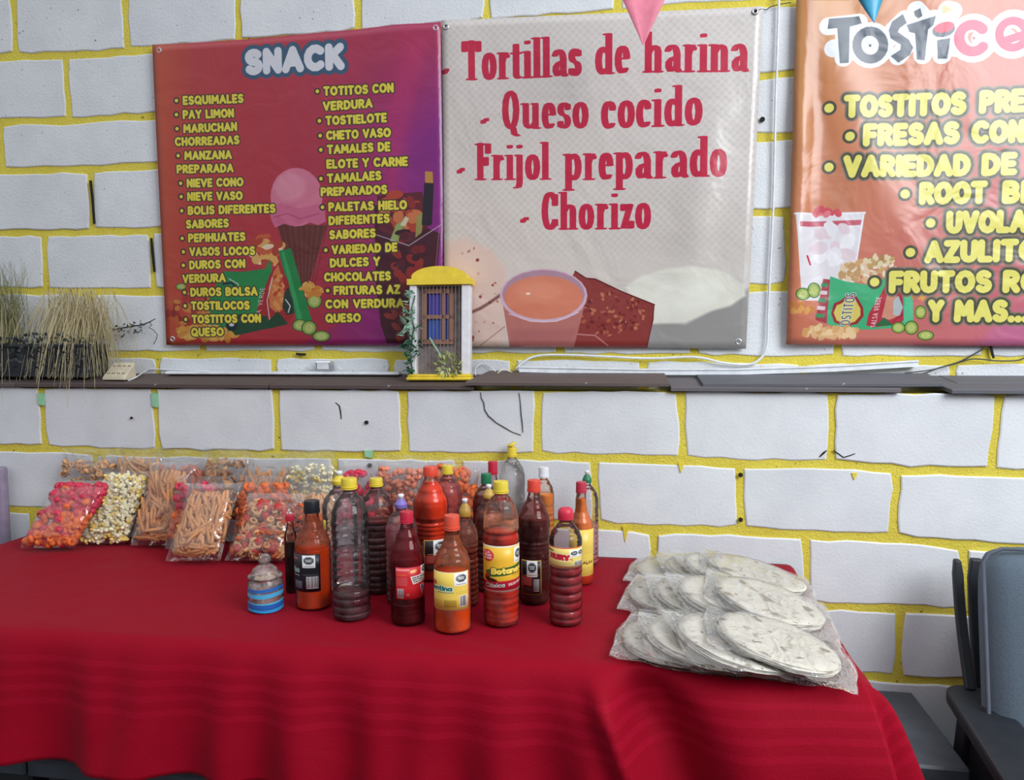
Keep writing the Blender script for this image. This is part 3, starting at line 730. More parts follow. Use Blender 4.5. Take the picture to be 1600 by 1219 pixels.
# iced drink with fruit
A1.poly([(586, 320), (690, 366), (682, 440), (668, 520), (660, 536), (606, 536), (596, 506), (588, 440)], (70, 18, 34))
A1.poly([(590, 306), (660, 300), (676, 350), (640, 378), (592, 360)], (96, 26, 40))
blobs(A1, 632, 330, 34, 30, 26, [(150, 40, 40), (190, 66, 46), (110, 26, 36), (214, 120, 70)], 7, 14, 21)
A1.poly([(610, 376), (620, 350), (632, 346), (628, 372), (620, 384)], (150, 170, 96)); A1.poly([(626, 352), (634, 338), (640, 342), (634, 354)], (226, 216, 180))
A1.poly([(652, 338), (664, 330), (660, 364), (650, 372)], (160, 150, 80))
blobs(A1, 632, 410, 34, 50, 26, [(120, 24, 32), (150, 40, 36), (60, 14, 28), (84, 20, 34)], 6, 14, 22); blobs(A1, 632, 500, 26, 26, 12, [(150, 50, 40), (110, 30, 36), (196, 110, 80)], 5, 11, 23)
A1.line([(586, 366), (640, 384), (690, 352)], 1.8, (206, 190, 200), .8); A1.line([(688, 354), (680, 440), (664, 528)], 1.4, (170, 130, 150), .7)
A1.poly([(664, 284), (679, 286), (676, 352), (660, 352)], (34, 24, 38)); A1.poly([(665, 268), (677, 269), (678, 287), (665, 286)], (206, 146, 66))
# wording
A1.text('SNACK', (383, 97), (540, 88), 40, .155, [((58, 90, 122), .155), ((236, 236, 244), 0)], gap=.42)
COL1 = [('• ESQUIMALES', 273, 158, 382, 153), ('• PAY LIMON', 273, 180, 367, 176), ('• MARUCHAN', 274, 202, 372, 197), ('CHORREADAS', 275, 222, 376, 218), ('• MANZANA', 276, 244, 364, 241),
 ('PREPARADA', 278, 265, 367, 262), ('• NIEVE CONO', 280, 287, 383, 284), ('• NIEVE VASO', 281, 308, 382, 306), ('• BOLIS DIFERENTES', 282, 330, 433, 326), ('SABORES', 293, 351, 361, 349),
 ('• PEPIHUATES', 283, 373, 387, 370), ('• VASOS LOCOS', 285, 394, 402, 392), ('• DUROS CON', 285, 415, 387, 412), ('VERDURA', 288, 436, 357, 434), ('• DUROS BOLSA', 287, 457, 406, 455),
 ('• TOSTILOCOS', 288, 478, 394, 477), ('• TOSTITOS CON', 289, 499, 411, 497), ('QUESO', 302, 519, 354, 518),
 ('• TOTITOS CON', 493, 143, 617, 138), ('VERDURA', 506, 166, 584, 161), ('• TOSTIELOTE', 496, 189, 606, 184), ('• CHETO VASO', 497, 212, 612, 207), ('• TAMALES DE', 498, 234, 611, 229),
 ('ELOTE Y CARNE', 511, 256, 638, 252), ('• TAMALAES', 498, 279, 597, 274), ('PREPARADOS', 502, 300, 606, 296), ('• PALETAS HIELO', 500, 324, 637, 320), ('DIFERENTES', 514, 345, 610, 341),
 ('SABORES', 515, 367, 588, 364), ('• VARIEDAD DE', 505, 391, 622, 386), ('DULCES Y', 516, 411, 595, 408), ('CHOCOLATES', 507, 433, 612, 431), ('• FRITURAS AZ', 508, 454, 627, 452), ('CON VERDURA Y', 509, 475, 652, 473), ('QUESO', 509, 497, 565, 496)]
for t_, xa, ya, xb, yb in COL1: bubble(A1, t_, (xa, ya), (xb, yb), 14.5)
A1.a *= .84
A1.a += 6
M_B1 = print_mat('printed_vinyl', A1.image('snack_banner_print'), .28, (7, .25, .02))
def w1(a, b): return .006*max(0, math.sin(a*5+b*3))+.010*math.exp(-((a-.86+(1-b)*.25)/.07)**2)*b+.004*math.sin(a*9-b*4)+.002
banner_obj(A1, 'snack_banner', 'red and purple vinyl banner headed SNACK, with an ice cream cone', w1, M_B1, [(249, 79), (681, 44), (270, 530)])

# --- banner two: flour tortillas
A2 = banner('b2', (691, 33), (1192, 11), (1165, 545), (698, 541), '', '', bg=(206, 198, 192))
grad4(A2, (204, 196, 192), (208, 201, 197), (208, 194, 184), (196, 190, 184))
Yg, Xg = np.mgrid[0:A2.h, 0:A2.w].astype(np.float32)
dots = np.clip(np.sin(Xg*2*math.pi/25)*np.sin(Yg*2*math.pi/25)*1.2+.25, 0, 1)*.10*np.clip(1-(Yg/A2.h-.66)/.12, 0, 1)
lay(A2, dots, (120, 108, 104))
A2.poly([(696, 378), (730, 372), (770, 392), (792, 420), (790, 545), (690, 545)], (214, 184, 172), .9, soft=9)
blobs(A2, 738, 462, 42, 74, 34, [(140, 70, 60), (170, 110, 96), (196, 160, 146)], 1.4, 4, 31, .8)
A2.line([(738, 488), (752, 482), (768, 472), (782, 462)], 5, (96, 52, 46), .8, soft=3); A2.line([(745, 545), (790, 510)], 2, (150, 116, 108), .7)
A2.poly([(986, 545), (1018, 500), (1070, 506), (1100, 490), (1168, 452), (1170, 548)], (140, 138, 136), .9, soft=8)
A2.poly([(978, 448), (1000, 432), (1040, 420), (1085, 416), (1130, 424), (1160, 444), (1164, 462), (1140, 478), (1110, 486), (1070, 504), (1020, 506), (1000, 500)], (218, 216, 204), 1, soft=5)
A2.poly([(1010, 470), (1040, 440), (1090, 432), (1130, 444), (1120, 470), (1070, 490), (1030, 496)], (228, 228, 216), .7, soft=14)
A2.poly([(899, 423), (914, 434), (928, 435), (970, 455), (1022, 476), (1021, 500), (1009, 545), (890, 545), (896, 500), (890, 440)], (134, 52, 48))
A2.line([(899, 424), (916, 435), (930, 436), (972, 456), (1022, 476)], 2.2, (92, 24, 26))
blobs(A2, 955, 490, 52, 34, 90, [(160, 84, 62), (116, 36, 36), (176, 108, 80), (104, 30, 32)], 1.5, 4.5, 33)
A2.line([(1022, 476), (1019, 502), (1010, 545)], 1.5, (90, 26, 28)); A2.line([(902, 522), (930, 524), (950, 540)], 2, (206, 150, 150), .7)
A2.poly([(786, 470), (798, 545), (896, 545), (908, 500), (914, 474)], (176, 108, 100)); A2.poly([(800, 514), (902, 514), (896, 540), (800, 540)], (160, 92, 92), .6, soft=10)
A2.ell(850, 462, 68, 42, (200, 168, 186)); A2.ell(850, 460, 64, 38, (168, 130, 146)); A2.ell(850, 465, 61, 34, (206, 122, 96)); A2.ell(842, 456, 36, 16, (216, 140, 112), .6, soft=14)
A2.ell(826, 459, 3.5, 1.8, (240, 214, 190)); A2.line([(796, 490), (830, 502), (870, 502), (904, 488)], 1.6, (222, 196, 210), .8)
RED = [((184, 28, 62), 0)]
def ser(t_, a, b, h): A2.text(t_, a, b, h, .092, RED, font=SER, gap=.27, nib=.027)
ser('-', (691, 104), (704, 103), 50)
ser('Tortillas', (722, 96), (910, 87), 54); ser('de', (929, 86), (985, 83), 54); ser('harina', (1004, 82.5), (1170, 81), 54)
ser('-', (750, 181), (766, 179), 48); ser('Queso', (784, 172), (921, 170), 52); ser('cocido', (939, 170), (1098, 165), 54)
ser('-', (713, 259), (728, 257), 48); ser('Frijol', (742, 253), (860, 251), 52); ser('preparado', (880, 251), (1136, 246), 54)
ser('-', (812, 336), (828, 334), 48); ser('Chorizo', (846, 330), (1018, 328), 52)
M_B2 = print_mat('printed_vinyl_cream', A2.image('tortilla_banner_print'), .26, (6, .35, .02))
def w2(a, b): return .005+.007*math.sin(a*6+b*5)*.6+.012*math.exp(-((a-.90+.12*(1-b))/.06)**2)*math.sin(math.pi*min(1, b*1.2))+.006*math.exp(-((a-.05)/.05)**2)*math.sin(b*9)
banner_obj(A2, 'tortilla_banner', 'cream dotted vinyl banner in red letters reading Tortillas de harina', w2, M_B2, [(1180, 18), (1154, 534), (697, 42)])

# --- banner three: corn chips, runs on past the frame
A3 = banner('b3', (1243, -6), (1690, -30), (1690, 542), (1227, 538), '', '', bg=(210, 120, 90))
grad4(A3, (206, 150, 84), (206, 110, 110), (206, 118, 92), (196, 100, 130))
A3.poly([(1250, 0), (1275, 0), (1290, 150), (1340, 330), (1300, 330), (1262, 180)], (176, 104, 66), .5, soft=14)
A3.poly([(1560, 500), (1700, 440), (1700, 545), (1520, 545)], (188, 104, 160), .5, soft=16)
A3.poly([(1300, 108), (1345, 104), (1400, 250), (1440, 330), (1400, 340), (1340, 240)], (222, 150, 126), .35, soft=16)
A3.poly([(1240, 336), (1350, 333), (1338, 410), (1330, 470), (1250, 470)], (226, 220, 226)); A3.poly([(1246, 348), (1345, 344), (1343, 352), (1247, 356)], (196, 90, 110))
A3.line([(1239, 336), (1350, 333)], 3, (236, 236, 244)); blobs(A3, 1290, 332, 26, 5, 14, [(206, 70, 86), (226, 120, 130)], 4, 8, 41); blobs(A3, 1298, 380, 34, 30, 24, [(240, 236, 240), (226, 206, 214), (230, 226, 232)], 8, 16, 42)
A3.line([(1259, 401), (1264, 414)], 3, (190, 40, 60)); A3.line([(1347, 338), (1338, 400), (1332, 440)], 1.6, (240, 240, 246))
blobs(A3, 1352, 424, 48, 16, 90, [(226, 200, 170), (214, 176, 130), (236, 220, 200), (206, 160, 110), (190, 150, 100)], 3, 8, 43)
blobs(A3, 1372, 408, 22, 8, 30, [(190, 160, 100), (226, 206, 170), (170, 130, 80)], 3, 6, 44)
cucumber(A3, 1252, 460, 12, .8); cucumber(A3, 1270, 454, 11, 1.1); blobs(A3, 1250, 480, 20, 9, 30, [(206, 130, 70), (222, 160, 90)], 3, 7, 45)
A3.poly([(1285, 436), (1296, 437), (1290, 506), (1272, 500)], (166, 50, 66))
for i in range(5): A3.poly([(1283-i*2.4, 442+i*12), (1293-i*1.6, 443+i*12), (1292-i*1.6, 449+i*12), (1281-i*2.4, 448+i*12)], (220, 200, 204) if i % 2 else (56, 140, 84))
A3.poly([(1296, 432), (1320, 440), (1360, 446), (1414, 416), (1424, 470), (1424, 510), (1360, 515), (1310, 514), (1290, 506)], (62, 172, 118))
A3.poly([(1312, 470), (1322, 462), (1336, 462), (1347, 480), (1348, 494), (1338, 506), (1320, 510), (1302, 504), (1297, 490), (1302, 474)], (150, 34, 46)); A3.poly([(1314, 474), (1323, 466), (1334, 466), (1343, 482), (1343, 493), (1334, 503), (1320, 506), (1306, 501), (1301, 489), (1306, 477)], (214, 196, 96))
def run_up(A, txt, x, y, dx, dy, sx, sy, r, col, edge=None):
    for pas in ((edge, r*2.2), (col, r)):
        if pas[0] is None: continue
        for i, ch in enumerate(txt):
            if ch == ' ': continue
            adv = sum(BUB[c_][0]+.42 for c_ in txt[:i])/(sum(BUB[c_][0]+.42 for c_ in txt)/len(txt)); ox, oy = x+dx*adv, y+dy*adv
            for st in BUB[ch][1]: A.line([(ox+sx-p[1]*2*sx+p[0]*1.5, oy-p[0]*sy) for p in st], pas[1], pas[0])
run_up(A3, 'TOSTITOS', 1317, 515, 1.5, -7.4, 7, 7, 1.5, (44, 46, 50), (236, 236, 240))
A3.poly([(1376, 458), (1384, 440), (1396, 428), (1408, 452), (1410, 500), (1404, 506), (1362, 512), (1352, 508), (1356, 490)], (178, 44, 60)); A3.poly([(1384, 462), (1392, 444), (1402, 470), (1402, 494), (1388, 500), (1376, 496)], (206, 140, 116))
run_up(A3, 'SALSA VERDE', 1362, 511, .9, -4.4, 3.6, 3.8, .8, (244, 240, 240))
A3.poly([(1394, 470), (1402, 462), (1409, 480), (1404, 494), (1394, 492)], (180, 186, 190)); A3.poly([(1364, 510), (1380, 496), (1394, 508)], (44, 100, 60)); A3.line([(1394, 504), (1400, 496), (1408, 492)], 2, (150, 30, 44))
A3.poly([(1412, 456), (1424, 460), (1425, 508), (1410, 511)], (88, 196, 146))
cucumber(A3, 1402, 512, 11); cucumber(A3, 1422, 512, 11, 1); cucumber(A3, 1444, 524, 13, .6); cucumber(A3, 1436, 488, 9, 1.2)
blobs(A3, 1436, 464, 14, 5, 14, [(222, 160, 90), (206, 130, 60)], 2, 5, 46); blobs(A3, 1296, 520, 42, 8, 60, [(226, 180, 130), (214, 160, 100), (236, 200, 150)], 4, 9, 47)
# logo
WH = (232, 236, 242); NV = (36, 58, 78); PK = (224, 70, 110)
def lg(lines, r, col): A3.strokes([[A3.tr(p) for p in l] for l in lines], r, col)
def lc(cx, cy, rx, ry, a0, a1): return [(cx+rx*math.cos(math.radians(a)), cy+ry*math.sin(math.radians(a))) for a in np.linspace(a0, a1, 22)]
white = [[(1292, 44), (1340, 36)], [(1318, 40), (1316, 92)], lc(1358, 71, 22, 22, 0, 360), [(1412, 30), (1394, 48), (1418, 66), (1402, 88)], [(1424, 40), (1456, 30)], [(1440, 36), (1440, 86)], [(1472, 66), (1470, 86)], lc(1472, 45, 14, 9, 0, 360), lc(1518, 60, 24, 24, 0, 360), lc(1580, 54, 24, 24, 0, 360), [(1430, 16), (1438, 26)], [(1478, 16), (1486, 18)], [(1386, 62), (1300, 78)], [(1450, 70), (1500, 76)], [(1530, 60), (1570, 60)], lc(1640, 58, 24, 24, 0, 360)]
lg(white, 27, WH)
A3.poly([(1293, 32), (1341, 26), (1345, 37), (1326, 43), (1324, 100), (1310, 101), (1306, 46), (1291, 48)], NV)
lg([lc(1358, 71, 21, 22, 0, 360)], 13.5, (78, 88, 104)); A3.ell(1358, 71.5, 2, 2, (90, 90, 96))
A3.poly([(1409, 22), (1415, 36), (1404, 44), (1401, 50), (1418, 62), (1425, 74), (1420, 86), (1402, 98), (1390, 88), (1405, 78), (1406, 70), (1390, 60), (1387, 48), (1392, 34)], (78, 88, 104))
A3.poly([(1426, 18), (1436, 13), (1439, 25), (1433, 29), (1428, 25)], (64, 74, 90)); A3.poly([(1415, 39), (1460, 25), (1456, 40), (1448, 46), (1443, 94), (1431, 93), (1428, 52), (1419, 50)], (78, 88, 104))
A3.ell(1472, 47, 18, 11, (78, 88, 104), rot=-14); A3.ell(1473, 43, 16, 8, (226, 40, 84), rot=-14); A3.poly([(1462, 63), (1482, 60), (1478, 92), (1463, 92)], (78, 88, 104))
lg([lc(1517, 60, 21, 21, 40, 318)], 15, PK); A3.ell(1519, 60, 2.4, 2.4, (170, 90, 110))
lg([lc(1580, 54, 21, 21, 40, 350)+[(1600, 54), (1568, 64)]], 12, PK); lg([lc(1642, 56, 20, 22, 40, 318)], 12, PK)
A3.poly([(1469, 7), (1487, 16), (1470, 23)], (226, 186, 120))
Y3 = [((140, 118, 100), .16), ((92, 90, 76), .11), ((74, 74, 60), .075), ((232, 224, 112), 0)]
for t_, xa, ya, xb, yb in [('•', 1283, 170, 1308, 170), ('TOSTITOS', 1316, 168, 1508, 161), ('PRE', 1527, 160, 1601, 157), ('•', 1315, 214, 1340, 214), ('FRESAS', 1346, 212, 1498, 207), ('CON', 1515, 207, 1600, 205),
  ('•', 1283, 262, 1308, 262), ('VARIEDAD', 1316, 261, 1515, 258), ('DE', 1531, 258, 1587, 256), ('•', 1401, 304, 1426, 304), ('ROOT', 1434, 303, 1541, 301), ('BE', 1563, 301, 1618, 300), ('•', 1441, 349, 1466, 349), ('UVOLA', 1476, 348, 1604, 346),
  ('•', 1409, 395, 1434, 395), ('AZULITO', 1442, 394, 1622, 391), ('•', 1354, 441, 1379, 441), ('FRUTOS', 1387, 441, 1548, 440), ('RO', 1564, 440, 1626, 440), ('Y', 1447, 486, 1473, 486), ('MAS...', 1488, 486, 1606, 486)]:
    if t_ == '•':
        pa = A3.tr((xa+11, ya)); A3.strokes([[pa, (pa[0]+.1, pa[1])]], 22, (74, 74, 60)); A3.strokes([[pa, (pa[0]+.1, pa[1])]], 14, (232, 224, 112))
    else: A3.text(t_, (xa, ya), (xb, yb), 31, .145, Y3, gap=.42)
A3.a *= .93
M_B3 = print_mat('printed_vinyl_orange', A3.image('chips_banner_print'), .24, (6, .3, .02))
def w3(a, b): return .004+.022*math.exp(-((a-.03)/.035)**2)*(.3+.7*math.sin(math.pi*min(1, b*1.05)))+.008*max(0, math.sin(a*14+b*7))*max(0, 1-a*1.2)+.003*math.sin(b*23)*math.exp(-(a/.06)**2)
banner_obj(A3, 'corn_chip_banner', 'orange vinyl banner at the right with yellow bulleted list and chip bag', w3, M_B3, [(1252, 7), (1239, 525)])
# ================================================================ THINGS ON THE LEDGE
def zb(y): return ZT+.0135+TILT*(y-YF)
ZB = zb(YL+.05)
# --- little facade ornament
fb = aty(688, 597, YL+.055); fb.z = zb(fb.y-.03)+.004
fo = empty('facade_ornament', fb, 'little yellow and white house facade with barred window and fake ivy on the ledge', 'ornament', rot=(math.radians(-4), 0, math.radians(2)))
M_YW = plain('yellow_wood', (232, 202, 56), .5); M_WW = plain('white_wood', (226, 224, 228), .5); M_BR = plain('window_wood', (150, 104, 84), .6)
M_STONE = plain('grey_relief', (134, 122, 120), .8, var=.3, bump=.8, scale=60); M_CUR = plain('purple_curtain', (66, 52, 150), .7, var=.2); M_CU2 = plain('blue_curtain', (46, 76, 160), .7, var=.2)
M_BARS = plain('thin_iron', (128, 124, 126), .5); M_LF = plain('fake_ivy', (136, 170, 146), .6, var=.35, scale=60); M_LF2 = plain('fake_ivy_dark', (58, 106, 78), .6, var=.4, scale=60); M_LF3 = plain('variegated_leaf', (176, 182, 122), .6, var=.5, scale=90); M_BLK = plain('black_void', (24, 22, 26), .9)
HW = .101
MB().box(-HW, HW, -.028, .03, 0, .010, .003).box(-HW+.004, HW-.004, -.025, .03, .0102, .019, .002).build('base', M_YW, fo)
MB().box(-.088, .088, .014, .026, .019, .30).build('back_panel', M_STONE, fo)
for s, w0 in ((-1, .022), (1, .026)):
    MB().box(min(s*.094, s*(.094-w0)), max(s*.094, s*(.094-w0)), -.016, .026, .019, .296, .002).build('side_pillar', M_WW, fo)
pd = [(-.1, .292), (.102, .292), (.102, .310), (.088, .310)]+[(.088*math.cos(t), .312+.036*math.sin(t)) for t in np.linspace(.25, math.pi-.25, 14)]+[(-.086, .310), (-.1, .310)]
MB().prism(pd, -.024, .028).build('pediment', M_YW, fo)
wf = MB()
for x0, x1, z0, z1 in ((-.058, -.044, .12, .28), (.026, .040, .12, .28), (-.058, .040, .268, .282), (-.058, .040, .112, .126), (.003, .014, .12, .28), (-.058, .040, .190, .202)):
    wf.box(x0, x1, .004, .0139, z0, z1)
wfo = wf.build('window_frame', M_BR, fo)
for x0, x1, z0, z1, mm in ((-.042, .003, .202, .268, M_CUR), (.014, .026, .202, .268, M_CUR), (-.042, .003, .126, .19, M_CU2), (.014, .026, .126, .19, M_CU2)):
    cu = MB(); n = max(3, int((x1-x0)/.004)); vv = []
    for i in range(n+1):
        xx = x0+(x1-x0)*i/n; yy = .0105+.0018*math.cos(i*2.1); vv += [(xx, yy, z0), (xx, yy, z1)]
    cu.add(vv, [(2*i, 2*i+2, 2*i+3, 2*i+1) for i in range(n)]); cu.build('curtain', mm, wfo, True)
MB().box(-.05, -.043, .006, .0138, .126, .268).build('dark_reveal', M_BLK, fo)
bar = MB().tube([(0, 0, .02), (0, 0, .291)], .0009, 5).me('grille_bar', M_BARS)
for i in range(12): obj('grille_bar', bar, fo, loc=(-.066+i*.0115, -.012, 0))
MB().tube([(-.07, -.012, .288), (.068, -.012, .288)], .0009, 5).build('grille_rail', M_BARS, fo)
def leaves(n, posf, size, seed, narrow=.45):
    rn = random.Random(seed); mb = MB()
    for i in range(n):
        p, d = posf(rn); d = Vector(d).normalized(); s = size*rn.uniform(.6, 1.3)
        side = d.cross(Vector((rn.uniform(-1, 1), rn.uniform(-1, 1), rn.uniform(-1, 1)))).normalized(); nn = d.cross(side)
        p = Vector(p); q = p+d*s
        mb.add([p, p+d*s*.45+side*s*narrow*.5+nn*s*.08, q, p+d*s*.45-side*s*narrow*.5+nn*s*.08, p+d*s*.5-nn*s*.02], [(0, 1, 4), (1, 2, 4), (2, 3, 4), (3, 0, 4)])
    return mb
def ivy(zc, dz, xr):
    def f(rn):
        z = zc+rn.uniform(-dz, dz); return (-.088+rn.uniform(-xr, xr), -.018+rn.uniform(-.012, 0), z), (rn.uniform(-1, 1), rn.uniform(-1.0, -.1), rn.uniform(-.9, .5))
    return f
iv = MB()
for zc, dz, xr, n, sz, sd_ in ((.235, .03, .022, 16, .03, 1), (.16, .03, .02, 16, .034, 2)):
    l = leaves(n, ivy(zc, dz, xr), sz, sd_); iv.add(l.v, l.f)
o = iv.build('ivy_leaves', M_LF, fo, True); o['kind'] = 'stuff'
iv = MB()
for zc, dz, xr, n, sz, sd_ in ((.10, .03, .026, 50, .022, 3), (.045, .024, .014, 30, .018, 4)):
    l = leaves(n, ivy(zc, dz, xr), sz, sd_); iv.add(l.v, l.f)
o = iv.build('dark_ivy_leaves', M_LF2, fo, True); o['kind'] = 'stuff'
MB().tube([(-.082, -.019, .02), (-.09, -.02, .09), (-.078, -.019, .16), (-.088, -.019, .21), (-.075, -.019, .26)], .0018, 6).build('ivy_stem', M_LF2, fo, True)
pl = leaves(130, lambda rn: ((lambda a, r: ((.030+r*math.cos(a)*.036, -.016-rn.random()*.01, .045+r*math.sin(a)*.032), (math.cos(a)+rn.uniform(-.5, .5), -.6, math.sin(a)+rn.uniform(-.5, .5))))(rn.uniform(0, 6.28), math.sqrt(rn.random()))), .016, 5, .5)
o = pl.build('variegated_leaves', M_LF3, fo, True); o['kind'] = 'stuff'
MB().tube([(.02, -.016, .05), (-.005, -.018, .09), (-.03, -.017, .13)], .0035, 6).build('thick_stem', M_LF, fo, True)

# --- grasses in the dark planter at the left
M_PLANT = plain('dark_planter', (44, 46, 52), .6, var=.2, bump=.2); M_STRAW = plain('dry_grass', (206, 192, 150), .6, var=.2, scale=4); M_GREEN2 = plain('pale_green_grass', (150, 150, 104), .6, var=.25, scale=5)
M_VINE = plain('dark_vine', (52, 58, 58), .7, var=.3)
pA = aty(-40, 560, YL+.07); pB = aty(150, 560, YL+.07)
pr = empty('grass_planter', ((pA.x+pB.x)/2, YL+.075, zb(YL+.10)), 'dark trough planter with small leafy filling at the left end of the ledge', 'planter')
wl = (pB.x-pA.x)/2
MB().prism([(-wl, 0), (wl, 0), (wl+.008, .10), (-wl-.008, .10)], -.05, .05).build('trough', M_PLANT, pr)
MB().box(-wl-.011, wl+.011, -.055, .055, .096, .108, .003).build('rim', M_PLANT, pr)
fl_ = leaves(900, lambda rn: ((rn.uniform(-wl, wl+.03), rn.uniform(-.082, .03), rn.uniform(.015, .14)), (rn.uniform(-1, 1), rn.uniform(-1, .2), rn.uniform(-.6, 1))), .016, 9, .7)
o = fl_.build('filler_leaves', M_VINE, pr, True); o['kind'] = 'stuff'
def blades(base, n, seed, fn, w0=.0016):
    rn = random.Random(seed); mb = MB()
    for i in range(n):
        pts, wd = fn(rn); v = []; k = len(pts)
        for j, p in enumerate(pts):
            d = Vector(pts[min(j+1, k-1)])-Vector(pts[max(j-1, 0)]); sd2 = d.cross(Vector((.15, 1, .1))).normalized()
            ww = wd*(1-.75*(j/(k-1))**2); v += [Vector(p)+sd2*ww, Vector(p)-sd2*ww]
        mb.add(v, [(2*j, 2*j+1, 2*j+3, 2*j+2) for j in range(k-1)])
    return mb
def droop(rn):
    a = rn.uniform(0, 6.28); sp = rn.uniform(.02, .15); up_ = rn.uniform(.04, .18); L = rn.uniform(.18, .36)
    x0, y0 = rn.gauss(0, .05), rn.gauss(0, .012); dx = math.cos(a)*sp; dy = -abs(math.sin(a))*sp*.9+.02; pts = []
    for j in range(9):
        t = j/8; z = up_*4*t*(1-t)*(1.1 if t < .5 else 1)-max(0, t-.35)*L*.95
        yy = y0+dy*t*1.05
        fl0 = zb(YL+.08+yy)+.004-ZB-.13
        if z < fl0 and YL+.08+yy > YF: z = fl0+.001*j
        pts.append((x0+dx*t*1.3+.012*math.sin(3*t+a), yy, z))
    return pts, rn.uniform(.0010, .0019)
def upright(rn):
    a = rn.uniform(-1, 1); L = rn.uniform(.14, .30); c = rn.uniform(-.05, .05); pts = []
    x0, y0 = rn.gauss(0, .022), rn.gauss(0, .014)
    for j in range(7):
        t = j/6; pts.append((x0+a*.07*t+c*t*t, y0-.05*t*t*rn.random(), L*t))
    return pts, rn.uniform(.0008, .0016)
g1 = aty(122, 520, YL+.08); g1.z = ZB+.130
t = empty('dry_grass_tuft', g1, 'drooping tuft of straw coloured artificial grass spilling over the planter', 'plant', 'artificial grasses')
o = blades(g1, 330, 11, droop).build('grass_blades', M_STRAW, t, True); o['kind'] = 'stuff'
MB().lathe([(.0, .0), (.03, -.004), (.03, -.055), (.0, -.06)][::-1], 14).build('root_ball', M_PLANT, t, True)
g2 = aty(14, 540, YL+.08); g2.z = ZB+.112
t = empty('green_grass_tuft', g2, 'upright tuft of pale green artificial grass at the left edge of the photo', 'plant', 'artificial grasses')
o = blades(g2, 200, 12, upright).build('grass_blades', M_GREEN2, t, True); o['kind'] = 'stuff'
def long_droop(rn):
    p, w_ = droop(rn); return [(q[0]*.7, q[1], q[2]) for q in p], w_
o = blades(g2, 50, 13, long_droop).build('hanging_blades', M_STRAW, t, True); o['kind'] = 'stuff'
MB().lathe([(.0, .0), (.03, -.004), (.03, -.045), (.0, -.05)][::-1], 14).build('root_ball', M_PLANT, t, True)
# twisted wire beside the grass
wz = [aty(x, y, YU-.02) for x, y in ((176, 516), (190, 513), (205, 510), (222, 508), (234, 503), (243, 498))]
t = empty('vine_sprig', wz[0], 'dark twisted sprig with tiny leaves sticking out right of the dry grass', 'sprig')
MB().tube([p-wz[0] for p in wz], [.0035, .003, .0026, .0024, .002, .0014], 6).build('twig', M_VINE, t, True)
q = [aty(x, y, YU-.02)-wz[0] for x, y in ((234, 503), (237, 508), (233, 512), (240, 516), (246, 523), (244, 531), (240, 538))]
MB().tube(q, .0013, 5).build('tendril', M_VINE, t, True)
o = leaves(70, lambda rn: ((wz[min(3, int(rn.random()*4))]-wz[0]+Vector((rn.uniform(-.01, .02), rn.uniform(-.01, .0), rn.uniform(-.028, .01)))), (rn.uniform(-1, 1), -.5, rn.uniform(-1, 1))), .012, 14, .7).build('tiny_leaves', M_VINE, t, True); o['kind'] = 'stuff'

# --- power strip
M_BEIGE = plain('beige_plastic', (204, 192, 166), .4); M_WIRE = plain('white_cable', (222, 224, 228), .4); M_BLACKW = plain('dark_wire', (54, 58, 62), .5)
pp = aty(177, 596, YL+.02); pp.z = zb(pp.y+.02)
ps = empty('power_strip', pp, 'beige multi socket power block on the ledge beside the dry grass', 'power strip', rot=(0, 0, math.radians(-4)))
sv = [(-.046, 0, 0), (.042, 0, 0), (.050, .05, 0), (-.040, .05, 0), (-.044, .004, .012), (.040, .004, .012), (.048, .046, .058), (-.034, .046, .058)]
o = MB().add(sv, [(3, 2, 1, 0), (4, 5, 6, 7), (0, 1, 5, 4), (1, 2, 6, 5), (2, 3, 7, 6), (3, 0, 4, 7)]).build('housing', M_BEIGE, ps)
md = o.modifiers.new('b', 'BEVEL'); md.width = .004; md.segments = 2
slot = MB().box(-.0011, .0011, -.0006, .0006, -.0026, .0026).me('socket_slot', M_BLK)
va = math.atan2(.046, .042); ux = Vector((1, 0, 0))
for i in range(4):
    for j in range(2):
        c0 = Vector((-.028+i*.019+j*.006, .013+j*.021, .0215+j*.023)); nrm = Vector((0, -math.sin(va), math.cos(va)))
        for s in (-.0035, .0035): obj('socket_slot', slot, ps, loc=c0+ux*s+nrm*.0006, rot=(va-math.pi/2, 0, 0))
def cable(name, pts, rad, mat, label, cat='cable', group=None, Y=None):
    q = [aty(x, y, yy) for x, y, yy in pts]
    # smooth the run
    out = []
    for i in range(len(q)-1):
        p0, p1, p2, p3 = q[max(i-1, 0)], q[i], q[i+1], q[min(i+2, len(q)-1)]
        for k in range(5):
            s = k/5; out.append(.5*((2*p1)+(p2-p0)*s+(2*p0-5*p1+4*p2-p3)*s*s+(3*p1-p0-3*p2+p3)*s**3))
    out.append(q[-1]); c = out[0]
    o = MB().tube([p-c for p in out], rad, 8).build(name, mat, None, True, loc=c); return tag(o, label, cat, group)
cable('white_cable', [(200, 595, YL+.03), (212, 590, YL+.05), (226, 581, YU-.012), (238, 577, YU-.008), (262, 578, YU-.008), (300, 579, YU-.008), (340, 581, YU-.008)], .0022, M_WIRE, 'thin white cable leaving the beige power block along the wall')
p0 = aty(262, 588, YU-.03); p1 = aty(626, 591, YU-.03)
t = empty('cable_trunking', (p0+p1)/2, 'flat white cable strip lying on the ledge left of the little facade', 'trunking'); L_ = (p1-p0).length/2; t.location.z = zb(YU-.028)+.002
MB().box(-L_, L_, -.018, .018, 0, .008, .003).build('channel', M_WIRE, t); MB().box(-L_+.002, L_-.002, -.012, .012, .0082, .0105, .001).build('cover', M_WIRE, t)
pc = aty(503, 584, YU-.045)
M_CLEARP = mat_pet((226, 228, 232), .35)
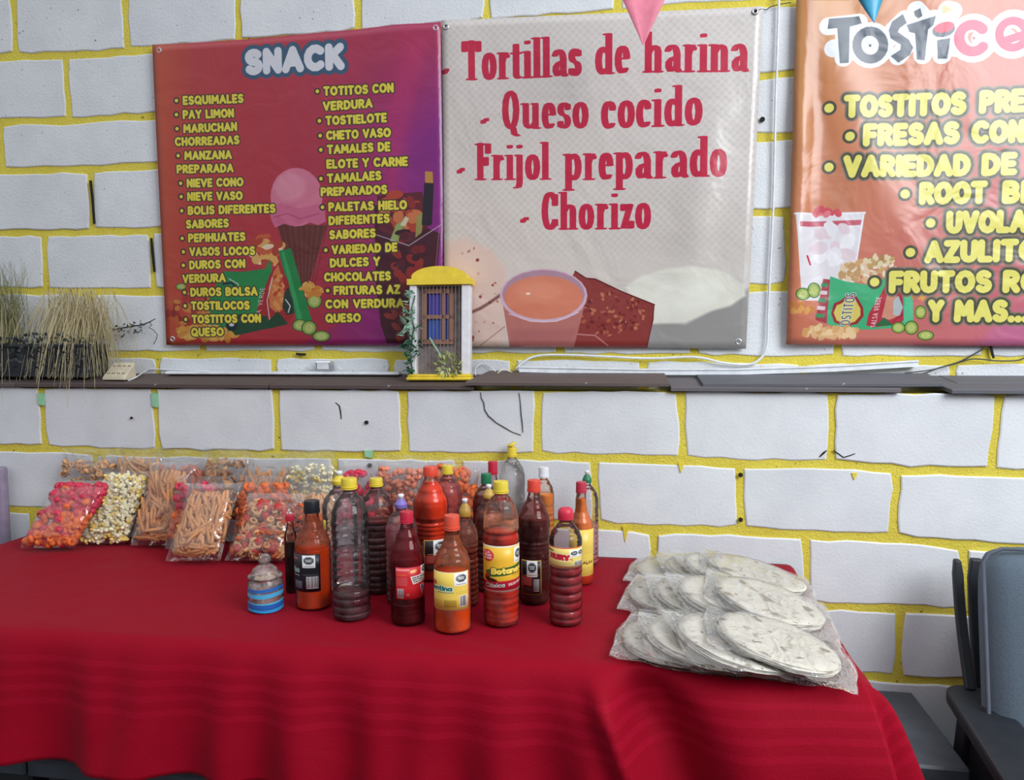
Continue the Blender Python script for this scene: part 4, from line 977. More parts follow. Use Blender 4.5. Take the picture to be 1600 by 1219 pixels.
t = empty('cable_connector', (pc.x, YU-.022, zb(YU-.03)+.014), 'small translucent white connector box on the ledge under the red banner', 'connector')
MB().box(-.028, .028, -.014, .014, 0, .032, .004).build('body', M_CLEARP, t); MB().box(-.020, .020, -.0165, -.0142, .006, .026, .001).build('lid', M_WIRE, t)
MB().tube([(-.028, 0, .012), (-.045, 0, .008), (-.065, 0, .010)], .0018, 6).build('lead', M_WIRE, t, True); MB().tube([(.028, 0, .010), (.045, 0, .012), (.06, -.004, .006)], .0018, 6).build('lead', M_WIRE, t, True)
# white conduit to the right, one end raised
a0 = aty(812, 578, YU-.032); a1 = aty(1433, 568, YU-.016); a0.z = ZB+.026; 
q = [a0, aty(1000, 581, YU-.032), aty(1150, 581, YU-.03), aty(1300, 576, YU-.024), a1]
q[0] = aty(812, 577, YU-.032)
t = empty('white_conduit', a0, 'long white plastic conduit lying on the ledge boards, right end raised', 'conduit')
def ribbon_box(pts, hy, hz):
    v = []; f = []
    for p in pts:
        p = Vector(p)
        for dy, dz in ((-hy, -hz), (-hy, hz), (hy, hz), (hy, -hz)): v.append(p+Vector((0, dy, dz)))
    for i in range(len(pts)-1):
        for k in range(4): f.append((i*4+k, i*4+4+k, i*4+4+(k+1) % 4, i*4+(k+1) % 4))
    f.append((0, 1, 2, 3)); n = (len(pts)-1)*4; f.append((n+3, n+2, n+1, n)); return MB().add(v, f)
M_COND = plain('white_conduit', (232, 236, 240), .35)
ribbon_box([p-a0 for p in q], .010, .0085).build('channel', M_COND, t); ribbon_box([p-a0+Vector((0, -.0022, .0075)) for p in q], .011, .0022).build('cover', M_COND, t)
cable('hanging_cable', [(1217, -12, YU-.014), (1216, 40, YU-.013), (1212, 160, YU-.013), (1209, 300, YU-.012), (1203, 430, YU-.012), (1200, 500, YU-.013), (1199, 535, YU-.014), (1192, 556, YU-.014), (1172, 569, YU-.014), (1130, 567, YU-.013), (1085, 558, YU-.013), (1010, 560, YU-.013), (900, 555, YU-.012), (840, 556, YU-.012), (815, 568, YU-.015), (806, 578, YU-.02)], .0036, M_WIRE, 'white cord hanging between the cream and orange banners, turning along the ledge')
cable('short_white_wire', [(743, 587, YU-.03), (744, 574, YU-.02), (756, 568, YU-.012), (768, 574, YU-.014), (778, 586, YU-.03)], .0018, M_WIRE, 'short looped white wire on the ledge right of the little facade')
cable('wire_ends', [(776, 585, YU-.05), (786, 577, YU-.03), (795, 580, YU-.03), (806, 584, YU-.035), (816, 587, YU-.05)], .0016, plain('cream_wire', (226, 220, 190), .5), 'loose cream wire ends beside the left end of the white conduit')
cable('dark_wire', [(1615, 500, YU-.014), (1590, 514, YU-.014), (1560, 532, YU-.014), (1530, 549, YU-.014), (1500, 565, YU-.014), (1470, 574, YU-.016), (1445, 583, YU-.03), (1418, 588, YU-.045)], .0020, M_BLACKW, 'dark wire rising across the lower corner of the orange banner')
cable('dark_wire', [(1615, 548, YU-.012), (1595, 562, YU-.012), (1560, 564, YU-.012), (1520, 561, YU-.012), (1490, 569, YU-.013), (1455, 578, YU-.02), (1414, 583, YU-.03)], .0018, M_BLACKW, 'dark wire running level just above the ledge at the right')
cable('tie_wire', [(1181, 18, YU-.016), (1190, 14, YU-.014), (1197, 15, YU-.012), (1206, 10, YU-.012), (1222, 6, YU-.012), (1236, 4, YU-.012)], .0014, M_BLACKW, 'short dark tie wire at the top corner of the cream banner', 'wire')

# --- pennants of a bunting line that runs above the frame
M_PINK = plain('pink_pennant', (232, 130, 152), .5, sheen=.2); M_BLU = plain('blue_pennant', (64, 160, 200), .4)
t = empty('bunting', aty(1100, -16, 2.05), 'string of plastic bunting across the top, one pink and one blue pennant hanging in', 'bunting'); c = t.location
MB().tube([aty(x, y, 2.05)-c for x, y in ((700, 8-60), (850, -26), (1005, -12), (1180, -14), (1357, -16), (1500, -26), (1640, -50))], .0012, 5).build('string', M_WIRE, t, True)
def pennant(pts, mat, curl):
    q = [aty(x, y, 2.05)-c for x, y in pts]; v = []; f = []; n = 10
    for j in range(n+1):
        s = j/n; l = q[0].lerp(q[2], s); r = q[1].lerp(q[2], s)
        for i in range(5):
            k = i/4; p = l.lerp(r, k); v.append(p+Vector((0, -.004+curl*math.sin(math.pi*k)*(1-s)+curl*.8*s*s, 0)))
    for j in range(n):
        for i in range(4): f.append((j*5+i, j*5+i+1, j*5+i+6, j*5+i+5))
    o = obj('pennant', mesh('pennant', v, f, mat), t); md = o.modifiers.new('t', 'SOLIDIFY'); md.thickness = .0006
    return o
pennant([(966, -14), (1046, -14), (1005, 71)], M_PINK, .012)['label'] = 'pink pennant'; pennant([(1330, -16), (1385, -16), (1363, 40)], M_BLU, -.014)['label'] = 'blue pennant'

# ================================================================ TABLE AND CLOTH
TZ = .742; TX0, TX1, TY0, TY1 = -1.97, .41, 1.475, 2.205
M_TBL = plain('white_table_plastic', (206, 206, 204), .5); M_LEG = plain('grey_steel', (90, 92, 96), .4, metal=.7)
tb = empty('folding_table', ((TX0+TX1)/2, (TY0+TY1)/2, 0), 'long folding table hidden under the red cloth', 'table')
hx, hy = (TX1-TX0)/2, (TY1-TY0)/2
MB().box(-hx+.012, hx-.012, -hy+.012, hy-.012, TZ-.05, TZ-.006, .008).build('tabletop', M_TBL, tb)
for sx in (-1, 1):
    for s2 in (-1, 1):
        MB().tube([(sx*(hx-.05), s2*(hy-.07), TZ-.05), (sx*(hx-.04), s2*(hy-.06), 0)], .014, 10).build('leg', M_LEG, tb, True)
    MB().tube([(sx*(hx-.043), -hy+.07, .2), (sx*(hx-.043), hy-.07, .2)], .009, 8).build('crossbar', M_LEG, tb, True)
def mat_cloth():
    t = NT('red_tablecloth'); t.setp(Roughness=.62); t.b.inputs['Sheen Weight'].default_value = .03; t.b.inputs['Sheen Roughness'].default_value = .4
    t.b.inputs['Specular IOR Level'].default_value = .06
    co = t.coord('UV'); sep = t.new('ShaderNodeSeparateXYZ'); t.link(co, sep.inputs[0])
    # damask border: a group of satin stripes woven parallel to the hem (uv.y = cloth distance beyond the table edge)
    st = t.new('ShaderNodeMath', operation='MULTIPLY'); t.link(sep.outputs[1], st.inputs[0]); st.inputs[1].default_value = 6.2832/.030
    sn = t.new('ShaderNodeMath', operation='SINE'); t.link(st.outputs[0], sn.inputs[0])
    band = t.ramp(sep.outputs[1], [(.055, (0, 0, 0, 1)), (.062, (1, 1, 1, 1)), (.175, (1, 1, 1, 1)), (.182, (0, 0, 0, 1))])
    sg = t.ramp(sn.outputs[0], [(.15, (0, 0, 0, 1)), (.35, (1, 1, 1, 1))])
    mk = t.mix(1.0, band, sg, 'MULTIPLY')
    c = t.mix(mk, L3(142, 7, 31), L3(151, 10, 37))
    n = t.noise(t.coord(), 5, 3); c = t.mix(t.ramp(n, [(.3, (0, 0, 0, 1)), (.8, (.3, .3, .3, 1))]), c, L3(134, 6, 27))
    t.link(c, t.b.inputs['Base Color'])
    h = t.noise(t.coord(), 320, 2, .5); h2 = t.noise(t.coord(), 9, 4, .55)
    m = t.new('ShaderNodeMath', operation='MULTIPLY_ADD'); t.link(h2, m.inputs[0]); m.inputs[1].default_value = 6.0; t.link(h, m.inputs[2])
    t.bump(m.outputs[0], .22, .003)
    return t.m
DF, DR = .284, .34
def phi_int(d, fl, Lb):
    n = 14; o = z = 0.0; s = d/n
    for k in range(n):
        a = fl+(math.pi/2-fl)*math.exp(-((k+.5)*s)/Lb); o += math.sin(a)*s; z += math.cos(a)*s
    return o, z
def ridge(u): return math.exp(-u*u)
FOLDS = [(-1.86, .02, .05, .02), (-1.70, .1, .06, .03), (-1.50, -.05, .05, .022), (-1.36, .05, .06, .028), (-1.16, .12, .05, .024), (-1.02, -.05, .07, .034), (-.84, .02, .05, .024), (-.70, .12, .06, .034), (-.52, .05, .05, .026), (-.40, -.06, .05, .024), (-.27, .05, .06, .030), (-.11, .15, .055, .036), (.20, -.1, .07, .02)]
def cloth_pt(s, t):
    ox = max(0.0, s-TX1); oy = max(0.0, TY0-t); d = math.hypot(ox, oy)
    x, y = min(s, TX1), max(t, TY0)
    wob = .0016*mnoise.noise(Vector((s*6, t*9, 1)))+.0016*math.exp(-((t-TY0-.05)/.07)**2)*math.sin(s*38+t*60+2*math.sin(s*7))*(1 if -.75 < s < -.25 else .35)
    if d < 1e-9:
        edge = min(1, min(TX1-s, t-TY0)/.02)
        return Vector((x, y, TZ+wob*edge)), -1.0
    th = math.atan2(oy, ox)            # pi/2 front, 0 right side
    if ox == 0:
        right = max(0, 1-(TX1-s)/.42)
        fl = .16+.22*right**2; Lb = .030+.05*right
    elif oy == 0: fl = .10+.16*max(0, 1-(t-TY0)/.25); Lb = .022
    else: fl = .30; Lb = .035
    out, drop = phi_int(d, fl, Lb)
    g = min(1, d/.30)
    if ox == 0:
        disp = sum(a*ridge((s-xc-sl*d)/w) for xc, sl, w, a in FOLDS)*g**.8*1.7-.018*g
        # the deep pleat left of the corner
        u = s+.085-.38*d
        disp += (.060*ridge(u/.028)-.060*ridge((u-.09)/.055))*min(1, d/.09)
        out += disp+.004*mnoise.noise(Vector((s*11, d*12, 3)))*g
        nx, ny = 0, -1
        x += .05*right*g
    elif oy == 0:
        nx, ny = 1, 0; out += .016*math.sin(t*26)*g
    else:
        nx, ny = math.cos(th), -math.sin(th)
        out *= .86+.20*math.cos(4*th-.5)
        out += .02*g*math.cos(6*th)
    return Vector((x+nx*max(out, .0), y+ny*max(out, .0), TZ+min(wob, .0)-drop)), (d if ox == 0 or oy == 0 else max(ox, oy))
def axis(segs):
    o = []
    for a, b_, st in segs:
        n = max(1, int(round((b_-a)/st))); o += [a+(b_-a)*i/n for i in range(n)]
    o.append(segs[-1][1]); return o
ss = axis([(TX0, TX1-.06, .0105), (TX1-.06, TX1, .006), (TX1, TX1+DR, .010)])
tt = axis([(TY0-DF, TY0, .0090), (TY0, TY0+.06, .006), (TY0+.06, TY1, .02)])
v = []; f = []; uv = []
for tq in tt:
    for sq in ss:
        p, d = cloth_pt(sq, tq); v.append(p); uv.append((sq*.1, d if d > 0 else 0))
n = len(ss)
for j in range(len(tt)-1):
    for i in range(n-1): f.append((j*n+i, j*n+i+1, (j+1)*n+i+1, (j+1)*n+i))
c = Vector(((TX0+TX1)/2, (TY0+TY1)/2, TZ))
o = obj('tablecloth', mesh('tablecloth', [p-c for p in v], f, mat_cloth(), True, uv), loc=c)
tag(o, 'deep red tablecloth with striped woven border, draped over the long table', 'tablecloth')
md = o.modifiers.new('hem', 'SOLIDIFY'); md.thickness = .0011; md.offset = -1
TT = TZ+.0025

# purple tube at the far left behind the table end
pq = aty(6, 800, 2.205)
t = empty('purple_pole', (pq.x, 2.20, 0), 'dull purple pole standing at the left edge between table and wall', 'pole')
MB().lathe([(.02, .0), (.02, .955), (.018, .96), (0, .962)], 20).build('tube', plain('dull_purple', (140, 126, 148), .5, var=.15), t, True); MB().lathe([(.032, 0), (.032, .012), (.021, .03), (.0201, .031)], 20).build('foot', plain('dark_foot', (50, 46, 56), .6), t, True)

# ================================================================ ARMCHAIR at the right
M_CUSH = plain('blue_grey_cushion', (84, 98, 111), .85, var=.12, bump=.3, scale=220, sheen=.3); M_PIPE = plain('cushion_piping', (86, 94, 106), .8); M_CH = plain('dark_painted_wood', (26, 30, 38), .55, var=.25, bump=.1, scale=18)
ch = empty('armchair', (1.145, 1.84, 0), 'dark wooden armchair with blue grey cushions at the right edge of the photo', 'armchair', rot=(0, 0, math.radians(-4)))
# local frame: chair faces -y; left arm at x = -.34
def slab(name, prof, x0, x1, mat, par, bev=.006):
    v = [(x0, y, z) for y, z in prof]+[(x1, y, z) for y, z in prof]; n = len(prof)
    f = [tuple(range(n))[::-1], tuple(range(n, 2*n))]+[(i, (i+1) % n, n+(i+1) % n, n+i) for i in range(n)]
    o = MB().add(v, f).build(name, mat, par)
    md = o.modifiers.new('b', 'BEVEL'); md.width = bev; md.segments = 2; md.limit_method = 'ANGLE'; return o
def arm(sx):
    # broad flat arm, rounded at the back, wider toward the front
    out = []; 
    for t_ in np.linspace(0, math.pi, 9): out.append((-.055*math.cos(t_)*1.0, .12+.05*math.sin(t_)))
    pts = [(-.072, -.42), (.072, -.42)] + [(p[0], p[1]) for p in out[::-1]]
    v = [(sx*.345+x, y, .47) for x, y in pts]+[(sx*.345+x, y, .505) for x, y in pts]; n = len(pts)
    f = [tuple(range(n))[::-1], tuple(range(n, 2*n))]+[(i, (i+1) % n, n+(i+1) % n, n+i) for i in range(n)]
    o = MB().add(v, f).build('armrest', M_CH, ch); md = o.modifiers.new('b', 'BEVEL'); md.width = .008; md.segments = 2; md.limit_method = 'ANGLE'
    slab('front_leg', [(-.40, 0), (-.34, 0), (-.335, .469), (-.405, .469)], sx*.345-.03, sx*.345+.03, M_CH, ch)
    slab('rear_leg', [(.16, 0), (.22, 0), (.12, .469), (.05, .469)], sx*.345-.03, sx*.345+.03, M_CH, ch)
    slab('side_panel', [(-.335, .16), (.10, .16), (.055, .468), (-.335, .468)], sx*.345-.018, sx*.345+.018, M_CH, ch, .003)
for sx in (-1, 1): arm(sx)
def slat(x0, x1, y0, lean, z0, z1, yth):
    v = []; f = []; n = 8
    for i in range(n+1):
        t_ = i/n; z = z0+(z1-z0)*t_; y = y0+lean*t_+.018*math.sin(math.pi*t_)
        k = 1 if t_ < .86 else math.sqrt(max(.05, 1-((t_-.86)/.14)**2))
        xm = (x0+x1)/2; hw = (x1-x0)/2*(.55+.45*k)
        v += [(xm-hw, y, z), (xm+hw, y, z), (xm+hw, y+yth, z), (xm-hw, y+yth, z)]
    for i in range(n):
        for k in range(4): f.append((i*4+k, i*4+(k+1) % 4, i*4+4+(k+1) % 4, i*4+4+k))
    f.append((3, 2, 1, 0)); f.append((n*4, n*4+1, n*4+2, n*4+3))
    o = MB().add(v, f).build('back_slat', M_CH, ch); md = o.modifiers.new('b', 'BEVEL'); md.width = .004; md.segments = 2; md.limit_method = 'ANGLE'
for xa, xb, zt in ((-.354, -.330, .795), (-.318, -.276, .80), (-.17, -.135, .79), (-.05, -.015, .79), (.07, .105, .79), (.19, .225, .79), (.330, .354, .795)): slat(xa, xb, .13, .13, .507 if abs(xa) > .33 else .40, zt, .022)
MB().box(-.34, .34, .145, .175, .42, .47, .004).build('back_rail', M_CH, ch); MB().box(-.28, .28, .19, .212, .58, .63, .004).build('back_rail', M_CH, ch)
MB().box(-.315, .315, -.36, .16, .24, .29, .005).build('seat_frame', M_CH, ch)
def cushion(name, w_, h_, th, M, mat):
    nu, nv = 22, 22; v = []; f = []
    def sup(a): return math.copysign(abs(a)**.82, a)
    for side in (1, -1):
        for j in range(nv+1):
            for i in range(nu+1):
                a, b_ = i/nu*2-1, j/nv*2-1
                e = (max(0, 1-abs(a)**7)*max(0, 1-abs(b_)**7))**.5
                puff = 1+.25*(1-a*a)*(1-b_*b_)
                k = 1-.07*(a*a*b_*b_)**3
                v.append(M @ Vector((a*w_/2*k, side*-th/2*e*puff, b_*h_/2*k)))
    q = (nu+1)*(nv+1)
    for sidx in (0, 1):
        for j in range(nv):
            for i in range(nu):
                a = sidx*q+j*(nu+1)+i; r_ = (a, a+1, a+nu+2, a+nu+1); f.append(r_ if sidx == 0 else r_[::-1])
    o = MB().add(v, f).build(name, mat, ch, True); return o
Mb = Matrix.Translation((-.045, .075, .605)) @ Matrix.Rotation(math.radians(-12), 4, 'X')
cushion('back_cushion', .60, .55, .12, Mb, M_CUSH)
pts = []
for a, b_ in [(-1, -1), (-1, -.5), (-1, 0), (-1, .5), (-1, .86), (-.95, .94), (-.86, .985), (0, 1), (.88, 1), (.96, .96), (1, .88), (1, 0), (1, -1)]: pts.append(Mb @ Vector((a*.297, -.036, b_*.272)))
MB().tube(pts, .005, 6).build('piping', M_PIPE, ch, True)
Ms = Matrix.Translation((.02, -.12, .35)) @ Matrix.Rotation(math.radians(-88), 4, 'X')
cushion('seat_cushion', .57, .50, .12, Ms, M_CUSH)
# ================================================================ BOTTLES
def smooth_prof(keys, n=40, ridges=None):
    """keys [(z, r)] on 0..1; ridges (z0, z1, count, depth)"""
    zs = [k[0] for k in keys]; rr = [k[1] for k in keys]; out = []
    m = []
    for i in range(len(keys)):
        if i == 0 or i == len(keys)-1: m.append(0)
        else:
            h0, h1 = zs[i]-zs[i-1], zs[i+1]-zs[i]; d0, d1 = (rr[i]-rr[i-1])/h0, (rr[i+1]-rr[i])/h1
            m.append(0 if d0*d1 <= 0 else (h0+h1)/((h0+2*h1)/3/d0*3*.5+(2*h0+h1)/3/d1*3*.5)*.5*1.0)
    zz = set(zs)
    N = n+(ridges[2]*8 if ridges else 0)
    for k in range(N+1): zz.add(zs[0]+(zs[-1]-zs[0])*k/N)
    for z in sorted(zz):
        i = max(0, min(len(zs)-2, int(np.searchsorted(zs, z, 'right'))-1)); h = zs[i+1]-zs[i]; t = (z-zs[i])/h
        r = rr[i]*(2*t**3-3*t*t+1)+m[i]*h*(t**3-2*t*t+t)+rr[i+1]*(-2*t**3+3*t*t)+m[i+1]*h*(t**3-t*t)
        if ridges and ridges[0] < z < ridges[1]:
            q = (z-ridges[0])/(ridges[1]-ridges[0])*ridges[2]; s = abs(math.sin(math.pi*q)); r *= 1-ridges[3]*(1-s**.5)
        out.append((r, z))
    return out
KINDS = {   # profile up to the neck (z as share of the body without cap), ridges
 'dome':  ([(0, .80), (.012, .93), (.04, 1), (.60, 1), (.66, .97), (.70, 1.0), (.78, .99), (.86, .86), (.925, .58), (.96, .36), (.97, .33), (1, .33)], (.06, .62, 9, .07)),
 'rings': ([(0, .82), (.012, .94), (.04, 1), (.50, 1), (.55, .93), (.60, .97), (.72, 1.0), (.80, .95), (.88, .76), (.94, .46), (.965, .33), (1, .33)], (.05, .70, 11, .08)),
 'bota':  ([(0, .78), (.015, .92), (.05, 1), (.27, 1), (.275, .985), (.62, .985), (.625, 1), (.66, 1.0), (.69, .94), (.72, 1), (.80, .985), (.88, .86), (.94, .58), (.97, .36), (1, .33)], (.06, .26, 4, .05)),
 'facet': ([(0, .82), (.012, .94), (.04, 1), (.52, 1), (.56, .94), (.60, 1.0), (.70, 1), (.74, .97), (.84, .72), (.92, .45), (.965, .36), (1, .36)], (.30, .56, 6, .06)),
 'spiral':([(0, .82), (.012, .94), (.04, 1), (.56, 1), (.565, .985), (.76, .985), (.765, 1), (.80, .99), (.87, .86), (.93, .58), (.965, .40), (1, .36)], (.06, .55, 6, .10)),
 'glass': ([(0, .88), (.012, .97), (.03, 1), (.60, 1), (.66, .98), (.74, .84), (.82, .58), (.90, .42), (.955, .37), (.965, .40), (1, .36)], None),
 'cola':  ([(0, .82), (.012, .94), (.04, 1), (.20, 1), (.21, .98), (.52, .98), (.53, 1), (.60, 1), (.72, .90), (.84, .64), (.93, .40), (.965, .34), (1, .33)], (.06, .20, 3, .05)),
 'slim':  ([(0, .9), (.01, .98), (.02, 1), (.72, 1), (.80, .95), (.87, .66), (.92, .52), (1, .5)], None),
 'sauce': ([(0, .9), (.012, .98), (.025, 1), (.60, 1), (.66, .92), (.72, .70), (.78, .52), (.86, .44), (.95, .40), (1, .38)], None),
}
_cap = {}
def capmesh(kind, r, h, mat):
    mb = MB(); n = 36
    if kind == 'screw':
        mb.lathe([(r*1.0, 0), (r*1.04, h*.02), (r*1.04, h*.12), (r, h*.14), (r, h*.90), (r*.93, h), (0, h)], n)
        v = mb.v
        for i, p in enumerate(v):       # knurling
            if h*.13 < p.z < h*.92 and i % 2: p.x *= .955; p.y *= .955
    elif kind == 'round':
        mb.lathe([(r*1.0, 0), (r*1.03, h*.05), (r*1.03, h*.55), (r*.98, h*.75), (r*.8, h*.93), (r*.5, h), (0, h)], n)
    elif kind == 'sport':
        mb.lathe([(r*1.0, 0), (r*1.03, h*.03), (r*1.03, h*.45), (r*.9, h*.55), (r*.75, h*.78), (r*.5, h), (0, h)], n)
    return mb.me('cap', mat, False)
CAMXY = Vector((0, 0))
bott = {}
def bottle(key, label, cx, by, ty, wpx, kind, cap, liquid=None, tint=(245, 244, 244), milk=.04, lab=None, caph=None, tip=False, group='bottles of sauce on the red table', lab2=None, film=None, flip=False, lean=0, name='sauce_bottle', capr=1.0):
    p = atz(cx, by, TT); d2 = Vector((p.x, p.y)); _, _, dep = proj(p)
    R = wpx/2*dep/F*.985
    dirv = d2.normalized(); loc = Vector((p.x+dirv.x*R*.80, p.y+dirv.y*R*.80, TT))
    # height from the top pixel
    lo_, hi_ = .05, .6
    for _ in range(40):
        mid = (lo_+hi_)/2
        if proj(loc+Vector((0, 0, mid)))[1] > ty: lo_ = mid
        else: hi_ = mid
    H = lo_
    root = empty(name, loc, label, 'bottle', group)
    ch_ = caph if caph else .016
    tiph = .012 if tip else 0
    body = H-ch_*.92-tiph
    keys, rid = KINDS[kind]
    prof = [(r*R, z*body) for r, z in smooth_prof(keys, 44, rid)]
    rneck = prof[-1][0]
    shell = MB().lathe([(0.0, .0)]+prof, 40).build('bottle_body', mat_pet(tint, milk), root, True)
    if liquid:
        rgb, lev = liquid[:2]
        lp = [(r*.955, max(z, .002)) for r, z in prof if z <= lev*body]
        if lp:
            lp = [(0, .0022)]+lp+[(lp[-1][0]*.985, lp[-1][1]+.0005), (0, lp[-1][1]+.0006)]
            MB().lathe(lp, 36).build('sauce', mat_sauce(rgb), root, True)
    if film:          # sauce clinging to the inside above the level
        rgb, l0, l1 = film
        lp = [(r*.975, z) for r, z in prof if l0*body <= z <= l1*body]
        mb = MB(); nn = 36; vv = [(r*math.cos(2*math.pi*k/nn), r*math.sin(2*math.pi*k/nn), z) for r, z in lp for k in range(nn)]
        mb.add(vv, [(i*nn+k, i*nn+(k+1) % nn, (i+1)*nn+(k+1) % nn, (i+1)*nn+k) for i in range(len(lp)-1) for k in range(nn)])
        mb.build('sauce_residue', mat_residue(rgb), root, True)
    ck, crgb = cap
    cr = max(rneck*1.16, .0125)*capr
    co = obj('cap', capmesh(ck, cr, ch_, P(crgb, .4)), root, loc=(0, 0, body-ch_*.08)); flat_edges(co, 40)
    if ck == 'screw': MB().lathe([(cr*1.05, 0), (cr*1.05, .0026), (cr*1.0, .003)], 24).build('cap_ring', P(crgb, .4), root, True, loc=(0, 0, body-ch_*.08-.0038))
    if tip:
        MB().lathe([(cr*.42, -.002), (cr*.42, tiph*.35), (cr*.5, tiph*.4), (cr*.5, tiph*.85), (cr*.4, tiph), (0, tiph)], 20).build('spout', P((232, 232, 236), .35), root, True, loc=(0, 0, body-ch_*.08+ch_))
    if flip:
        fm = MB().lathe([(cr*.95, 0), (cr*.98, .003), (cr*.8, .006), (0, .0065)], 24).me('cap_lid', P(crgb, .4), True)
        obj('cap_lid', fm, root, loc=(0, 0, body+ch_*.92+.006), rot=(math.radians(6), math.radians(-24), 0))
        MB().lathe([(cr*.35, 0), (cr*.3, .004), (0, .0045)], 14).build('spout', P(crgb, .4), root, True, loc=(0, 0, body+ch_*.92))
    phi0 = math.atan2(-loc.y, -loc.x)
    for lb, k in ((lab, 'label'), (lab2, 'label')):
        if not lb: continue
        im, z0, z1, a0, a1 = lb
        nn, nz = 26, 3; vv = []; ff = []; uvs = []
        rf = lambda z: float(np.interp(z*body, [q[1] for q in prof], [q[0] for q in prof]))
        rl = max(rf(z0), rf((z0+z1)/2), rf(z1))*1.012
        for j in range(nz+1):
            z = z0+(z1-z0)*j/nz
            for i in range(nn+1):
                a = phi0+math.radians(a0+(a1-a0)*i/nn); vv.append((rl*math.cos(a), rl*math.sin(a), z*body)); uvs.append((i/nn, j/nz))
        for j in range(nz):
            for i in range(nn): q = j*(nn+1)+i; ff.append((q, q+1, q+nn+2, q+nn+1))
        o = obj(k, mesh('label', vv, ff, im, True, uvs), root)
        md = o.modifiers.new('t', 'SOLIDIFY'); md.thickness = .0003; md.offset = 1
    bott[key] = (root, R, H, body)
    return root
_sa = {}
def mat_sauce(rgb):
    if rgb in _sa: return _sa[rgb]
    t = NT('sauce'); t.setp(Roughness=.25); c = L3(*rgb)
    t.b.inputs['Specular IOR Level'].default_value = .25
    n = t.noise(t.coord(), 26, 4, .65)
    t.link(t.ramp(n, [(.3, tuple(x*.82 for x in c[:3])+(1,)), (.75, tuple(min(1, x*1.15) for x in c[:3])+(1,))]), t.b.inputs['Base Color'])
    _sa[rgb] = t.m; return t.m
_re = {}
def mat_residue(rgb):
    if rgb in _re: return _re[rgb]
    t = NT('sauce_residue'); c = L3(*rgb)
    t.n.remove(t.b); tr = t.new('ShaderNodeBsdfTransparent'); df = t.new('ShaderNodeBsdfDiffuse'); df.inputs[0].default_value = c
    tr.inputs[0].default_value = tuple(.72+.28*x for x in c[:3])+(1,)
    f_ = t.ramp(t.noise(t.coord(), 40, 6, .7), [(.3, (.10, .10, .10, 1)), (.75, (.55, .55, .55, 1))])
    mx = t.new('ShaderNodeMixShader'); t.link(f_, mx.inputs[0]); t.link(tr.outputs[0], mx.inputs[1]); t.link(df.outputs[0], mx.inputs[2]); t.link(mx.outputs[0], t.out.inputs[0])
    _re[rgb] = t.m; return t.m

# ---- labels (drawn at 4 px per mm or so)
def octa(A, x, y, r):
    A.poly([(x-r*1.15, y-r*1.3), (x+r*1.15, y-r*1.3), (x+r*1.15, y+r*1.75), (x-r*1.15, y+r*1.75)], (236, 236, 234))
    o8 = lambda k: [(x+r*k*math.cos(math.radians(22.5+45*i)), y+r*k*math.sin(math.radians(22.5+45*i))) for i in range(8)]
    A.poly(o8(1.08), (245, 245, 245)); A.poly(o8(1.0), (24, 26, 32)); A.poly(o8(.88), (200, 202, 206)); A.poly(o8(.82), (24, 26, 32))
    A.text('EXCESO', (x-r*.55, y-r*.18), (x+r*.55, y-r*.18), r*.3, .1, [((240, 240, 240), 0)]); A.text('SODIO', (x-r*.5, y+r*.22), (x+r*.5, y+r*.22), r*.3, .1, [((240, 240, 240), 0)])
    A.line([(x-r*.8, y+r*1.42), (x+r*.8, y+r*1.42)], r*.06, (90, 90, 94))
def barcode(A, x0, y0, x1, y1, seed=1):
    A.poly([(x0, y0), (x1, y0), (x1, y1), (x0, y1)], (238, 238, 238)); rn = random.Random(seed); y = y0+3
    x = x0+4
    while x < x1-5:
        w_ = rn.choice((1.5, 2.5, 3.5)); A.poly([(x, y0+5), (x+w_, y0+5), (x+w_, y1-9), (x, y1-9)], (30, 30, 32)); x += w_+rn.choice((1.5, 2.5, 4))
def small(A, x0, x1, ys, col, r=1.0, seed=1):
    rn = random.Random(seed)
    for y in ys:
        x = x0
        while x < x1-4:
            w_ = rn.uniform(6, 18); A.line([(x, y), (min(x1, x+w_), y)], r, col, .85); x += w_+4
def lab_mat(A, nm): return print_mat('paper_label', A.image(nm), .35)
# yellow label, long: reads ...ntina
A = Art(300, 400, (236, 208, 96)); A.poly([(0, 0), (300, 0), (300, 400), (0, 400)], (238, 206, 92)); A.line([(4, 4), (296, 4), (296, 396), (4, 396), (4, 4)], 4, (226, 214, 170))
A.text('Valentina', (-78, 168), (172, 168), 58, .12, [((236, 240, 220), .09), ((44, 116, 108), 0)], gap=.26); A.line([(60, 212), (176, 212)], 5, (120, 150, 120))
A.ell(26, 120, 22, 26, (196, 60, 50)); octa(A, 236, 66, 44); barcode(A, 220, 250, 282, 366, 3); A.poly([(110, 290), (200, 290), (200, 366), (110, 366)], (206, 176, 70)); small(A, 116, 196, range(298, 362, 9), (110, 92, 40), 1, 4); small(A, 20, 100, range(300, 380, 12), (170, 140, 60), 1.2, 5); small(A, 196, 286, (206, 218, 230), (120, 120, 60), 1, 6)
L_VAL = lab_mat(A, 'yellow_label')
A = Art(300, 420, (24, 26, 34)); A.text('Valentina', (-120, 178), (120, 178), 52, .12, [((230, 240, 230), .07), ((60, 150, 120), 0)], gap=.26); octa(A, 208, 70, 46)
A.line([(0, 48), (100, 54)], 7, (190, 60, 80)); A.line([(10, 236), (120, 240)], 3, (190, 200, 200)); barcode(A, 186, 250, 282, 384, 7); A.poly([(60, 300), (150, 300), (150, 390), (60, 390)], (90, 92, 98)); small(A, 64, 146, range(308, 388, 8), (190, 192, 196), 1, 8); small(A, 160, 280, (226, 236), (160, 160, 164), 1, 9)
L_VALB = lab_mat(A, 'black_label')
